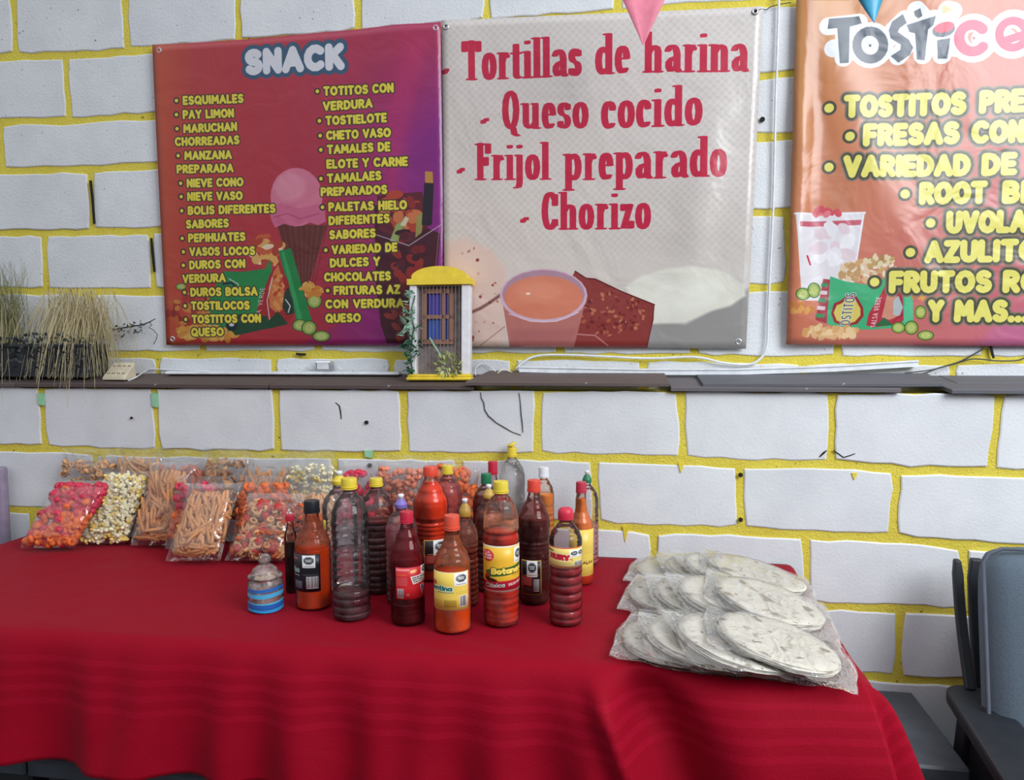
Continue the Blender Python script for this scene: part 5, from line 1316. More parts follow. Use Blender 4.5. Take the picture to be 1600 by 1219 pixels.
A = Art(420, 420, (238, 186, 54)); A.poly([(0, 330), (420, 310), (420, 420), (0, 420)], (206, 38, 60)); A.poly([(0, 0), (420, 0), (420, 14), (0, 14)], (214, 206, 190)); A.poly([(0, 404), (420, 404), (420, 420), (0, 420)], (232, 214, 200))
A.ell(86, 92, 62, 56, (206, 40, 56)); A.ell(86, 92, 55, 49, (214, 60, 70)); 
for i, tx in enumerate(('LA', 'BOTANA', 'DE TODOS')): A.text(tx, (50-i*4+12*(i == 0), 66+i*26), (122+i*4-12*(i == 0), 62+i*26), 18, .12, [((245, 220, 210), 0)])
A.poly([(60, 236), (120, 212), (330, 186), (420, 160), (420, 240), (300, 262), (110, 286)], (48, 104, 48)); A.poly([(400, 140), (420, 130), (420, 176), (396, 180)], (40, 110, 56))
A.text('Botanera', (120, 232), (440, 214), 62, .14, [((90, 70, 24), .1), ((250, 222, 96), 0)], gap=.24)
A.poly([(50, 282), (84, 250), (110, 292), (150, 300), (180, 318), (150, 330), (96, 326), (60, 316)], (60, 26, 24)); A.ell(78, 270, 18, 22, (196, 40, 40)); small(A, 300, 410, (262, 274), (110, 60, 30), 1.4, 3)
A.text('Clásica', (60, 368), (236, 352), 46, .11, [((40, 34, 40), .09), ((246, 242, 238), 0)], gap=.24); A.text('SALSA PICANTE', (262, 356), (440, 336), 26, .12, [((246, 236, 226), 0)])
octa(A, 372, 84, 46); L_BOT = lab_mat(A, 'botana_label')
A = Art(360, 300, (236, 214, 120)); A.poly([(0, 210), (360, 250), (360, 300), (0, 300)], (240, 226, 150)); A.line([(0, 8), (360, 8)], 7, (206, 60, 60)); A.line([(0, 262), (150, 284), (360, 288)], 6, (214, 80, 60))
A.text('CANDY', (-20, 44), (92, 60), 34, .13, [((60, 40, 40), 0)]); A.text('HURY', (44, 130), (228, 150), 92, .14, [((246, 232, 190), .1), ((196, 40, 56), 0)], gap=.3)
octa(A, 262, 84, 34); octa(A, 330, 84, 34); barcode(A, 262, 206, 350, 280, 5); small(A, 10, 230, (214, 228, 242), (150, 110, 60), 1.4, 6); A.line([(206, 176), (236, 170), (244, 186)], 4, (196, 50, 56))
L_HURY = lab_mat(A, 'hury_label')
A = Art(330, 400, (206, 40, 48)); octa(A, 312, 44, 40); small(A, 10, 140, (24, 36), (250, 240, 236), 2.2, 2); A.poly([(150, 40), (214, 30), (214, 66), (150, 74)], (226, 150, 50)); A.line([(24, 96), (108, 96)], 7, (226, 90, 40))
small(A, 10, 120, range(130, 230, 13), (236, 190, 186), 1.2, 3); A.poly([(150, 116), (330, 96), (330, 190), (176, 216)], (236, 230, 224))
for i, tx in enumerate(('SALSA PARA', 'BOTANA Y', 'FRUTAS')): A.text(tx, (168+i*8, 136+i*28), (318, 122+i*28), 20, .13, [((60, 30, 30), 0)])
barcode(A, 20, 268, 84, 384, 4); A.poly([(252, 240), (300, 224), (312, 260), (296, 300), (282, 362), (268, 300)], (236, 214, 200)); A.poly([(262, 246), (290, 238), (296, 280), (280, 330)], (60, 80, 150)); A.poly([(286, 240), (304, 236), (300, 280)], (230, 180, 60)); small(A, 110, 140, (330, 342, 356), (250, 220, 216), 1.6, 5)
L_CHAM = lab_mat(A, 'red_label')
A = Art(300, 420, (230, 180, 76)); A.poly([(8, 8), (292, 8), (292, 412), (8, 412)], (36, 28, 34)); A.poly([(8, 200), (170, 200), (170, 320), (8, 320)], (160, 36, 40)); octa(A, 168, 88, 66); barcode(A, 190, 232, 270, 384, 6); small(A, 24, 176, range(340, 400, 11), (206, 180, 150), 1.2, 2); small(A, 30, 160, range(216, 310, 12), (240, 200, 160), 1.2, 9); A.line([(40, 190), (260, 180)], 3, (206, 160, 90))
L_DARK = lab_mat(A, 'dark_label')
A = Art(300, 560, (236, 206, 92)); A.poly([(0, 490), (300, 470), (300, 560), (0, 560)], (222, 78, 50)); small(A, 120, 280, range(40, 260, 22), (190, 158, 70), 1.4, 2); barcode(A, 70, 300, 110, 390, 3); A.text('SALSA', (140, 340), (250, 336), 30, .12, [((120, 80, 40), 0)]); small(A, 130, 260, range(390, 460, 16), (150, 120, 50), 1.2, 4); A.ell(196, 350, 10, 8, (150, 90, 50))
L_HOT = lab_mat(A, 'hot_sauce_label')
A = Art(200, 200, (224, 140, 70)); small(A, 10, 190, (40, 60, 80), (250, 230, 200), 3, 2); A.poly([(0, 120), (200, 110), (200, 200), (0, 200)], (200, 60, 50)); L_OR = lab_mat(A, 'orange_label')
A = Art(160, 300, (236, 200, 60)); A.poly([(0, 0), (60, 0), (60, 300), (0, 300)], (40, 40, 44)); small(A, 70, 150, range(40, 260, 24), (120, 90, 30), 2, 2); L_YB = lab_mat(A, 'side_label')

Yc, Rc, Oc, Gc, Bk = (226, 200, 60), (196, 34, 62), (226, 76, 52), (24, 112, 74), (26, 28, 34)
DR_, RD, OR, BRN = (74, 12, 20), (120, 22, 26), (150, 52, 14), (96, 36, 22)
# back row first
bottle('clear_flip', 'big empty clear bottle with an open yellow flip cap, tallest at the back', 801, 868, 699, 41, 'dome', ('screw', Yc), tint=(250, 248, 246), milk=.22, caph=.024, lab=(L_OR, .30, .36, -60, 60), flip=True, film=((252, 193, 159), .03, .3))
bottle('pinkcap_back', 'pinkish bottle with crimson cap behind the green capped bottle', 771, 872, 721, 35, 'cola', ('screw', Rc), liquid=((198, 75, 63), .45), tint=(246, 232, 232), milk=.14, caph=.034, film=((234, 136, 136), .45, .8), capr=1.1)
bottle('white_cap', 'orange sauce bottle with white cap at the back, right of the open flip cap', 850, 884, 730, 33, 'dome', ('screw', (226, 228, 232)), liquid=((250, 145, 63), .80), tint=(250, 242, 235), milk=.05, caph=.025, capr=1.15)
bottle('green_sport', 'clear nearly empty bottle with green spout cap, rightmost in the group', 917, 884, 735, 37, 'dome', ('sport', Gc), liquid=((184, 75, 73), .10), tint=(248, 243, 243), milk=.10, caph=.022, tip=True, film=((252, 182, 182), .1, .5))
bottle('yellow_sport', 'empty clear bottle with yellow spout cap behind the tall empty ribbed one', 534, 925, 736, 56, 'dome', ('sport', Yc), tint=(250, 248, 248), milk=.2, caph=.022, tip=True, lab=(L_YB, .48, .68, -75, -52))
bottle('yellow_dark', 'yellow capped bottle two thirds full of dark red sauce, behind the ribbed empty one', 591, 928, 747, 54, 'rings', ('screw', Yc), liquid=((76, 17, 21), .66), tint=(247, 242, 243), milk=.06, caph=.017, film=((193, 56, 56), .66, .72))
bottle('red_facet', 'broad bottle full of chunky orange red sauce under a red cap', 675, 908, 729, 56, 'facet', ('screw', Oc), liquid=((250, 65, 18), .92), tint=(251, 235, 228), milk=.03, caph=.020, lab=(L_DARK, .10, .40, -25, 75))
bottle('yellow_red', 'pale red bottle with yellow cap just right of the broad orange red one', 701, 892, 727, 46, 'dome', ('screw', Yc), liquid=((198, 55, 48), .62), tint=(248, 232, 232), milk=.08, caph=.020, film=((234, 125, 125), .62, .9))
bottle('green_screw', 'dark sauce bottle with green screw cap left of the big label bottle', 761, 905, 740, 44, 'dome', ('screw', Gc), liquid=((121, 35, 23), .86), tint=(246, 232, 228), milk=.04, caph=.022, lab=(L_DARK, .30, .50, -70, 30))
bottle('purple_sport', 'smeared clear bottle with lilac spout cap behind the red label bottle', 629, 945, 772, 51, 'dome', ('sport', (128, 112, 190)), liquid=((145, 42, 46), .30), tint=(245, 235, 237), milk=.12, caph=.021, tip=True, film=((200, 109, 118), .3, .8))
bottle('gold_sport', 'ribbed bottle with mustard spout cap and white tip, behind the orange capped one', 728, 948, 779, 42, 'rings', ('sport', (190, 148, 60)), liquid=((161, 60, 35), .62), tint=(246, 232, 222), milk=.06, caph=.030, tip=True, film=((212, 125, 86), .62, .9), capr=1.1)
bottle('tan_sport', 'brown sauce bottle with tan spout cap, half hidden by the big label bottle', 765, 925, 757, 46, 'dome', ('sport', (196, 158, 70)), liquid=((137, 42, 27), .84), tint=(246, 232, 226), milk=.05, caph=.022, tip=True)
bottle('hot_sauce', 'long necked hot sauce bottle with red cap and full yellow label', 908, 914, 753, 38, 'sauce', ('screw', (190, 50, 72)), liquid=((250, 135, 67), .92), tint=(250, 239, 230), milk=.04, caph=.024, lab=(L_HOT, .015, .60, -100, 100), capr=1.0)
bottle('red_dots', 'dark red sauce bottle with red orange cap and black label', 835, 945, 750, 51, 'facet', ('screw', (222, 70, 56)), liquid=((87, 15, 14), .74), tint=(246, 228, 224), milk=.04, caph=.024, film=((170, 56, 45), .74, .92), lab=(L_DARK, .10, .40, -50, 25))
# front row
bottle('slim', 'slim dark brown sauce bottle with red cap beside the black capped bottle', 456, 926, 804, 19, 'slim', ('screw', Rc), liquid=((44, 20, 14), .70), tint=(239, 228, 228), milk=.03, caph=.012, capr=.9)
bottle('black_cap', 'orange sauce bottle with black cap and black label', 491, 953, 782, 57, 'glass', ('screw', Bk), liquid=((250, 82, 10), .62), tint=(248, 232, 219), milk=.05, caph=.025, film=((216, 113, 56), .62, .95), lab=(L_VALB, .20, .585, -95, 22), capr=1.05)
bottle('ribbed_empty', 'tall nearly empty ribbed clear bottle with yellow cap and a little dark sauce', 550, 971, 747, 60, 'rings', ('screw', Yc), liquid=((84, 10, 26), .20), tint=(245, 242, 244), milk=.07, caph=.021, capr=1.1)
bottle('cham', 'dark chamoy bottle with crimson cap and red label', 638, 978, 799, 55, 'cola', ('screw', Rc), liquid=((95, 17, 25), .56), tint=(240, 190, 198), milk=.02, caph=.022, film=((176, 28, 52), .56, .93), lab=(L_CHAM, .27, .58, -42, 70), capr=1.0)
bottle('val', 'large orange sauce bottle with orange cap and yellow label', 708, 990, 805, 60, 'glass', ('screw', (224, 84, 60)), liquid=((250, 87, 8), .58), tint=(250, 235, 219), milk=.05, caph=.028, film=((223, 132, 79), .58, .95), lab=(L_VAL, .235, .605, -75, 55), capr=1.0)
bottle('bota', 'tall red sauce bottle with yellow cap and wide yellow and red label', 784, 981, 752, 58, 'bota', ('screw', Yc), liquid=((211, 42, 12), .70), tint=(250, 239, 232), milk=.06, caph=.022, film=((252, 193, 159), .7, .8), lab=(L_BOT, .275, .615, -82, 84), capr=1.1)
bottle('hury', 'ribbed crimson chamoy bottle with rounded red cap and pale yellow label', 884, 979, 793, 53, 'spiral', ('round', (206, 44, 70)), liquid=((166, 22, 35), .55), tint=(245, 239, 240), milk=.05, caph=.026, lab=(L_HURY, .565, .755, -85, 75), capr=1.1)

# ---------------------------------------------------------------- glass jar
p = atz(416, 957, TT); _, _, dep = proj(p); R = 54/2*dep/F; dv = Vector((p.x, p.y)).normalized()
jr = empty('glass_jar', (p.x+dv.x*R*.85, p.y+dv.y*R*.85, TT), 'small glass jar with blue painted bands and a ball topped lid', 'jar')
M_GL = mat_pet((240, 224, 220), .5); jh = R*3.22
MB().lathe([(0, .001), (R*.9, 0), (R, .006), (R, R*1.50), (R*.97, R*1.62), (R*.80, R*1.76), (R*.80, R*1.86)], 40).build('jar_body', M_GL, jr, True)
MB().lathe([(0, .003), (R*.93, .004), (R*.94, R*1.0), (0, R*1.02)], 32).build('contents', plain('chilli_powder', (150, 84, 74), .8, var=.2, scale=80), jr, True)
def band(z0, z1, rgb, k):
    nn = 44; v = []
    for z in (z0, z1):
        for i in range(nn): a = 2*math.pi*i/nn; v.append((R*1.008*math.cos(a), R*1.008*math.sin(a), R*z+.0016*math.sin(a*2+k)))
    MB().add(v, [(i, (i+1) % nn, nn+(i+1) % nn, nn+i) for i in range(nn)]).build('painted_band', P(rgb, .3), jr, True)
band(.02, .28, (50, 150, 214), 0); band(.20, .50, (40, 96, 186), .5); band(.46, .58, (80, 190, 230), .9); band(.86, 1.12, (78, 176, 220), 1.4); band(1.20, 1.40, (44, 110, 190), 2.0)
lid = MB().lathe([(R*.78, R*1.87), (R*.98, R*1.88), (R*1.0, R*1.95), (R*.92, R*2.02), (R*.80, R*2.06), (R*.78, R*2.16), (R*.70, R*2.34), (R*.45, R*2.52), (R*.26, R*2.58), (R*.24, R*2.64)], 40).build('lid', M_GL, jr, True)
MB().lathe([(R*.24, R*2.62), (R*.36, R*2.74), (R*.40, R*2.90), (R*.34, R*3.08), (R*.18, R*3.2), (0, R*3.22)], 28).build('lid_knob', M_GL, lid, True)

# ================================================================ SNACK BAGS
M_FILM = mat_film('bag_film', (1, 1, 1), .035, .17, 1.0, 16, .07)
def pcol(name, rgb, var=.16, rough=.6, bump=.25):
    t = NT(name); t.setp(Roughness=rough); c = L3(*rgb); oi = t.new('ShaderNodeObjectInfo')
    a = t.ramp(oi.outputs['Random'], [(0, tuple(x*(1-var) for x in c[:3])+(1,)), (1, tuple(min(1, x*(1+var)) for x in c[:3])+(1,))])
    n = t.noise(t.coord(), 90, 3); m_ = t.mix(t.ramp(n, [(.35, (0, 0, 0, 1)), (.7, (.35, .35, .35, 1))]), a, tuple(x*.7 for x in c[:3])+(1,))
    t.link(m_, t.b.inputs['Base Color'])
    if bump: t.bump(n, bump, .002)
    return t.m
M_STR = pcol('wheat_straw', (218, 150, 92)); M_PALE = pcol('pale_wheat_snack', (226, 170, 116)); M_ORG = pcol('orange_wheel', (236, 112, 48)); M_CRIM = pcol('crimson_wheel', (214, 40, 74), .12, .4); M_REDS = pcol('red_snack', (196, 44, 36)); M_RUST = pcol('rust_snack', (206, 96, 44)); M_CORN = pcol('popcorn', (254, 244, 206), .04); M_CORN2 = pcol('yellow_popcorn', (244, 212, 110), .08); M_SALM = pcol('salmon_pellet', (232, 140, 108))
def straw_mesh(L, r, bend, mat):
    pts = [(L*(t-.5), bend*(1-4*(t-.5)**2), 0) for t in np.linspace(0, 1, 5)]
    return MB().tube(pts, r, 6).me('wheat_straw', mat, True)
STRAWS = {m_.name: [straw_mesh(L, .0052, b_, m_) for L, b_ in ((.055, .004), (.07, -.006), (.085, .008), (.06, .0))] for m_ in (M_STR, M_PALE, M_RUST)}
def ring_mesh(R_, r, sq, mat, name='ring_snack'):
    mb = MB(); v = []; f = []; n, k = 8, 5
    for i in range(n):
        a = 2*math.pi*i/n
        for j in range(k):
            b_ = 2*math.pi*j/k; rr = R_+r*math.cos(b_); v.append((rr*math.cos(a), rr*math.sin(a)*sq, r*1.5*math.sin(b_)))
    for i in range(n):
        for j in range(k): f.append((i*k+j, ((i+1) % n)*k+j, ((i+1) % n)*k+(j+1) % k, i*k+(j+1) % k))
    return mb.add(v, f).me(name, mat, True)
def square_mesh(s, mat):
    v = []; f = []
    for k, z0 in enumerate((.0012, -.0012)):
        for j in range(3):
            for i in range(3): v.append(((i-1)*s, (j-1)*s, z0+.006*((i-1)**2)-.003))
    for j in range(2):
        for i in range(2): a = j*3+i; f += [(a, a+1, a+4, a+3), (9+a, 9+a+3, 9+a+4, 9+a+1)]
    rim = [0, 1, 2, 5, 8, 7, 6, 3]
    for i in range(8): a, b_ = rim[i], rim[(i+1) % 8]; f.append((a, 9+a, 9+b_, b_))
    return MB().add(v, f).me('square_snack', mat, True)
def tri_mesh(s, mat):
    v = []; f = []
    for z in (.0014, -.0014):
        for k in range(3): a = math.radians(90+120*k); v.append((s*math.cos(a), s*math.sin(a)*.85, z+.004*(k == 0)))
        v.append((0, 0, z-.004))
    f = [(0, 1, 3), (1, 2, 3), (2, 0, 3), (5, 4, 7), (6, 5, 7), (4, 6, 7), (0, 4, 5, 1), (1, 5, 6, 2), (2, 6, 4, 0)]
    return MB().add(v, f).me('triangle_chip', mat, True)
def puff_mesh(s, mat, name, seed):
    mb = MB(); rn = random.Random(seed); n, k = 7, 5; v = []; f = []
    for j in range(1, k):
        b_ = math.pi*j/k
        for i in range(n): a = 2*math.pi*i/n; r = s*rn.uniform(.8, 1.15); v.append((r*math.sin(b_)*math.cos(a)*1.2, r*math.sin(b_)*math.sin(a), r*math.cos(b_)*.8))
    v += [(0, 0, s*.8), (0, 0, -s*.8)]
    for j in range(k-2):
        for i in range(n): f.append((j*n+i, (j+1)*n+i, (j+1)*n+(i+1) % n, j*n+(i+1) % n))
    t0 = len(v)-2
    for i in range(n): f.append((t0, i, (i+1) % n)); f.append((t0+1, (k-2)*n+(i+1) % n, (k-2)*n+i))
    return mb.add(v, f).me(name, mat, True)
PIECES = {
 'straw': [(m_, 1.0) for m_ in STRAWS[M_STR.name]], 'pale_straw': [(m_, 1.0) for m_ in STRAWS[M_PALE.name]], 'rust_straw': [(m_, 1.0) for m_ in STRAWS[M_RUST.name]],
 'orange': [(ring_mesh(.010, .0062, .8, M_ORG, 'wheel_snack'), 1), (puff_mesh(.013, M_ORG, 'puffed_snack', 1), 1)],
 'crimson': [(puff_mesh(.014, M_CRIM, 'puffed_snack', 2), 1), (ring_mesh(.010, .007, .8, M_CRIM, 'wheel_snack'), 1)],
 'rings': [(ring_mesh(.0095, .0042, .95, M_PALE), 1), (ring_mesh(.0085, .0045, .8, M_PALE), 1)],
 'squares': [(square_mesh(.0115, M_PALE), 1), (ring_mesh(.009, .004, .8, M_PALE), 1), (square_mesh(.010, M_PALE), 1)],
 'reds': [(puff_mesh(.013, M_REDS, 'puffed_snack', 5), 1), (ring_mesh(.0095, .0045, .9, M_RUST), 1)],
 'rust': [(ring_mesh(.009, .0042, .9, M_RUST), 1), (square_mesh(.010, M_RUST), 1)],
 'tri': [(tri_mesh(.022, M_PALE), 1), (tri_mesh(.018, M_STR), 1)],
 'salmon': [(ring_mesh(.007, .0045, .8, M_SALM), 1), (puff_mesh(.010, M_SALM, 'puffed_snack', 6), 1)],
}
def pillow(W, H, Hc, T, seed, flare=0.0, shear=0.0):
    """film: front and back sheet; contents fill v<Hc, above it the flat sealed top"""
    nu, nv = 22, 30; v = []; f = []; rn = Vector((seed*3.1, seed*1.7, 0))
    def th(a, v_):
        q = v_/Hc
        if q < 1: b_ = min(1, (q/.16))**.6*min(1, (1.04-q)/.22)**.5
        else: b_ = 0
        return T/2*(max(0, 1-abs(a)**3.2))**.55*b_
    for side in (1, -1):
        for j in range(nv+1):
            vv = H*j/nv
            for i in range(nu+1):
                a = i/nu*2-1; t_ = th(a, vv); fl = flare*max(0, (vv-Hc)/(H-Hc+1e-6))
                wx = W/2*(1+fl)*(1-.03*math.sin(vv*30+seed))
                cr = mnoise.noise(Vector((a*3.2, vv*22, seed)))*.0035+mnoise.noise(Vector((a*7, vv*60, seed+9)))*.0018
                top = max(0, vv/Hc-1); cr2 = .012*top/(top+.1)*mnoise.noise(Vector((a*2.6, vv*14, seed+4)))
                z = side*(t_+.0012)+cr*(1 if abs(a) < 1 else .3)*side*min(1, t_/.004+.25)+cr2
                v.append((a*wx+shear*vv, vv+.003*mnoise.noise(Vector((a*4, seed, 2)))*(j == nv), z))
    q = (nu+1)*(nv+1)
    for s in (0, 1):
        for j in range(nv):
            for i in range(nu):
                a = s*q+j*(nu+1)+i; r_ = (a, a+1, a+nu+2, a+nu+1); f.append(r_ if s == 0 else r_[::-1])
    return MB().add(v, f).me('bag_film', M_FILM, True), th
bag_n = 0
def snack_bag(label, bl, br, topy, elev, mix, n, group='bags of snacks leaning along the wall', fill=.86, T=.045, twist=0, Hc=None, popcorn=0, size=1.0, lift=0, ybase=None, shear=.12, vmin=.03):
    """bl, br: pixels of the bottom corners on the table; topy: pixel row of the contents' top"""
    global bag_n; bag_n += 1; seed = bag_n
    if ybase is None: P0, P1 = atz(*bl, TT), atz(*br, TT)
    else:
        P0, P1 = aty(*bl, ybase), aty(*br, ybase); P0.z = P1.z = TT
    B = (P0+P1)/2; ex = (P1-P0); ex.z = 0; W = ex.length; ex = ex/W; back = Vector((-ex.y, ex.x, 0)); el = math.radians(elev)
    vv = back*math.cos(el)+Vector((0, 0, 1))*math.sin(el); nrm = ex.cross(vv)
    lo_, hi_ = .05, .5
    for _ in range(40):
        mid = (lo_+hi_)/2
        if proj(B+vv*mid)[1] > topy: lo_ = mid
        else: hi_ = mid
    Hc_ = lo_; H = Hc_/fill
    M = Matrix.Identity(4)
    for i in range(3): M[i][0], M[i][1], M[i][2], M[i][3] = ex[i], vv[i], nrm[i], B[i]
    if twist: M = M @ Matrix.Rotation(math.radians(twist), 4, 'Z')
    M[2][3] += T*.5*math.cos(el)*.55+.004
    root = empty('snack_bag', (0, 0, 0), label, 'snack bag', group); root.matrix_world = M
    me, th = pillow(W, H, Hc_, T, seed, .04, shear); obj('bag_film', me, root)
    rn = random.Random(seed*17)
    placed = 0; tries = 0
    while placed < n and tries < n*40:
        tries += 1
        u = rn.uniform(-1, 1); v_ = rn.uniform(vmin, .99)*Hc_
        t_ = th(u, v_); zz = rn.uniform(-.6, 1.0)
        kinds = mix(v_/Hc_, rn) if callable(mix) else mix
        lst = PIECES[kinds]; me_, sc = lst[rn.randrange(len(lst))]
        dim = max(me_.vertices[i].co.length for i in range(0, len(me_.vertices), 3))*size
        x = u*W/2*.93
        if 'straw' in kinds:
            ang = rn.gauss(math.pi/2, .55) if v_ > (vmin*.75+.2)*Hc_ else rn.gauss(0, .35)
            ex_, ey_ = dim*math.cos(ang), dim*math.sin(ang); ok = True
            for s in (-1, 1):
                xx, yy = x+s*ex_, v_+s*ey_
                if abs(xx) > W/2*.95 or not (.012 < yy < Hc_): ok = False
            if not ok: continue
            tend = min(th(max(-1, min(1, (x+ex_)/(W/2))), v_+ey_), th(max(-1, min(1, (x-ex_)/(W/2))), v_-ey_), t_)
            z = max(0, tend-.006)*zz; rot = Matrix.Rotation(ang, 4, 'Z') @ Matrix.Rotation(rn.uniform(0, 6.28), 4, 'X')
        else:
            if abs(x) > W/2-dim*.6 or v_ < dim*.7: continue
            z = max(0, t_-dim*.45)*zz
            rot = Matrix.Rotation(rn.uniform(0, 6.28), 4, 'Z') @ Matrix.Rotation(rn.gauss(0, .55), 4, 'X') @ Matrix.Rotation(rn.gauss(0, .55), 4, 'Y')
        o = bpy.data.objects.new(me_.name.split('.')[0], me_); C.collection.objects.link(o); o.parent = root
        o.matrix_local = Matrix.Translation((x+shear*v_, v_, z)) @ rot @ Matrix.Scale(size, 4)
        placed += 1
    if popcorn:
        for mat, share, nm in ((M_CORN, .72, 'popcorn'), (M_CORN2, .28, 'yellow_popcorn')):
            mb = MB()
            base = [puff_mesh(.0054, None, 'tmp', 60+k) for k in range(4)]
            geo = [([vx.co.copy() for vx in b_.vertices], [tuple(p_.vertices) for p_ in b_.polygons]) for b_ in base]
            for b_ in base: bpy.data.meshes.remove(b_)
            k = 0
            while k < popcorn*share:
                u = rn.uniform(-.97, .97); v_ = rn.uniform(max(.02, vmin*.8), 1)*Hc_; t_ = th(u, v_)
                if t_ < .002: continue
                c0 = Vector((u*W/2*.96+shear*v_, v_, max(0, t_-.003)*rn.uniform(-.3, 1))); k += 1
                for _ in range(3):
                    vv_, ff_ = geo[rn.randrange(4)]; rr = Matrix.Rotation(rn.uniform(0, 6.28), 3, Vector((rn.uniform(-1, 1), rn.uniform(-1, 1), rn.uniform(-1, 1))).normalized()); off = Vector((rn.gauss(0, .003), rn.gauss(0, .003), rn.gauss(0, .002))); sc = rn.uniform(.7, 1.25)
                    mb.add([c0+off+(rr @ q)*sc for q in vv_], ff_)
            o = mb.build(nm, mat, root, True); o['kind'] = 'stuff'
    return root
# far row along the wall
snack_bag('bag of small pale rings behind the crimson and orange bag, far left', (92, 842), (176, 844), 722, 86, 'rings', 60, T=.036, ybase=2.178, vmin=.30, shear=.04)
snack_bag('bag of pale straws with loops at the back, behind the popcorn', (178, 838), (248, 838), 714, 86, 'pale_straw', 75, fill=.9, T=.036, ybase=2.178, vmin=.30, shear=.04)
snack_bag('bag of rust orange straws at the back, its top level with the wall joint', (240, 838), (318, 838), 727, 86, 'rust_straw', 75, fill=.84, T=.036, ybase=2.178, vmin=.30, shear=.04)
snack_bag('bag of pale triangle chips at the back between two straw bags', (312, 838), (382, 838), 720, 86, 'tri', 69, fill=.88, T=.036, ybase=2.178, vmin=.30, shear=.04)
snack_bag('bag of pale straws at the back, left of the far popcorn bag', (378, 838), (446, 838), 730, 86, 'straw', 75, fill=.86, T=.036, ybase=2.178, vmin=.30, shear=.04)
snack_bag('bag of yellow popcorn at the back, left of the yellow spout bottle', (444, 838), (518, 838), 729, 86, 'straw', 0, fill=.84, T=.036, popcorn=170, ybase=2.178, vmin=.30, shear=.04)
snack_bag('bag of crimson wheels at the back behind the empty bottles', (520, 836), (584, 836), 740, 86, 'crimson', 54, fill=.86, T=.036, ybase=2.178, vmin=.30, shear=.04)
snack_bag('bag of salmon pellets at the back behind the lilac capped bottle', (584, 836), (656, 836), 734, 86, 'salmon', 120, fill=.86, T=.036, ybase=2.178, vmin=.30, shear=.04)
snack_bag('bag of orange wheels at the back, rightmost of all the bags', (664, 838), (742, 838), 732, 86, 'orange', 84, fill=.9, T=.036, ybase=2.178, vmin=.30, shear=.04)
# middle row
snack_bag('bag of crimson and orange puffs, wedged between the two front straw bags', (258, 862), (330, 862), 758, 80, lambda q, r: 'crimson' if q > .55 else 'orange', 60, fill=.9, T=.034, ybase=2.07, vmin=.2)
snack_bag('bag of orange wheels behind the mixed red bag', (358, 864), (442, 864), 758, 80, 'orange', 90, fill=.9, T=.034, ybase=2.07, vmin=.2)
snack_bag('bag of pale straws under the far popcorn bag, behind the slim bottle', (440, 864), (512, 864), 770, 80, 'pale_straw', 80, fill=.88, T=.034, ybase=2.07, vmin=.2)
snack_bag('bag of dull orange rings right of the mixed red bag, behind the slim bottle', (434, 884), (494, 884), 792, 80, 'rust', 84, fill=.9, T=.034, ybase=2.03, vmin=.2)
# front row
snack_bag('leftmost front bag, crimson puffs above orange wheels', (30, 862), (118, 861), 764, 62, lambda q, r: ('crimson' if r.random() < .88 else 'orange') if q > .52 else ('orange' if r.random() < .8 else 'crimson'), 230, shear=.34, fill=.93, T=.055)
snack_bag('front bag of pale popcorn, second from the left', (123, 853), (196, 852), 746, 75, 'straw', 0, fill=.95, T=.044, popcorn=520, shear=.30)
snack_bag('front bag of wheat straws standing behind the other straw bag, third from left', (204, 856), (275, 856), 736, 75, 'straw', 190, shear=.18, fill=.92, T=.044)
snack_bag('nearest bag of wheat straws, lying forward in front of the rest', (260, 883), (343, 882), 772, 62, 'straw', 210, shear=.14, fill=.91, T=.055)
snack_bag('front bag mixing pale squares and rings with red puffs, behind the glass jar', (352, 881), (440, 882), 788, 62, lambda q, r: 'squares' if r.random() < .62 else 'reds', 190, shear=.2, fill=.88, T=.044)

# ================================================================ TORTILLAS IN BAGS
def mat_tortilla():
    t = NT('flour_tortilla'); t.setp(Roughness=.8); oi = t.new('ShaderNodeObjectInfo'); co = t.coord()
    sc = t.new('ShaderNodeVectorMath', operation='SCALE'); cb = t.new('ShaderNodeCombineXYZ'); t.link(oi.outputs['Random'], cb.inputs[0]); t.link(oi.outputs['Random'], cb.inputs[1]); t.link(cb.outputs[0], sc.inputs[0]); sc.inputs['Scale'].default_value = 40
    ad = t.new('ShaderNodeVectorMath', operation='ADD'); t.link(co, ad.inputs[0]); t.link(sc.outputs[0], ad.inputs[1]); v = ad.outputs[0]
    base = t.ramp(t.noise(v, 12, 4), [(.3, L3(222, 214, 196)), (.7, L3(236, 230, 216))])
    big = t.ramp(t.noise(v, 20, 2, .4), [(.625, (0, 0, 0, 1)), (.69, (1, 1, 1, 1))])
    sm = t.ramp(t.noise(v, 55, 3, .5), [(.64, (0, 0, 0, 1)), (.69, (1, 1, 1, 1))])
    c = t.mix(big, base, L3(150, 132, 112)); c = t.mix(sm, c, L3(128, 104, 84)); t.link(c, t.b.inputs['Base Color'])
    t.bump(t.noise(v, 40, 4), .4, .004); return t.m
M_TORT = mat_tortilla(); M_TFILM = mat_film('tortilla_bag_film', (1, 1, 1), .13, .26, 1.0, 20, .08)
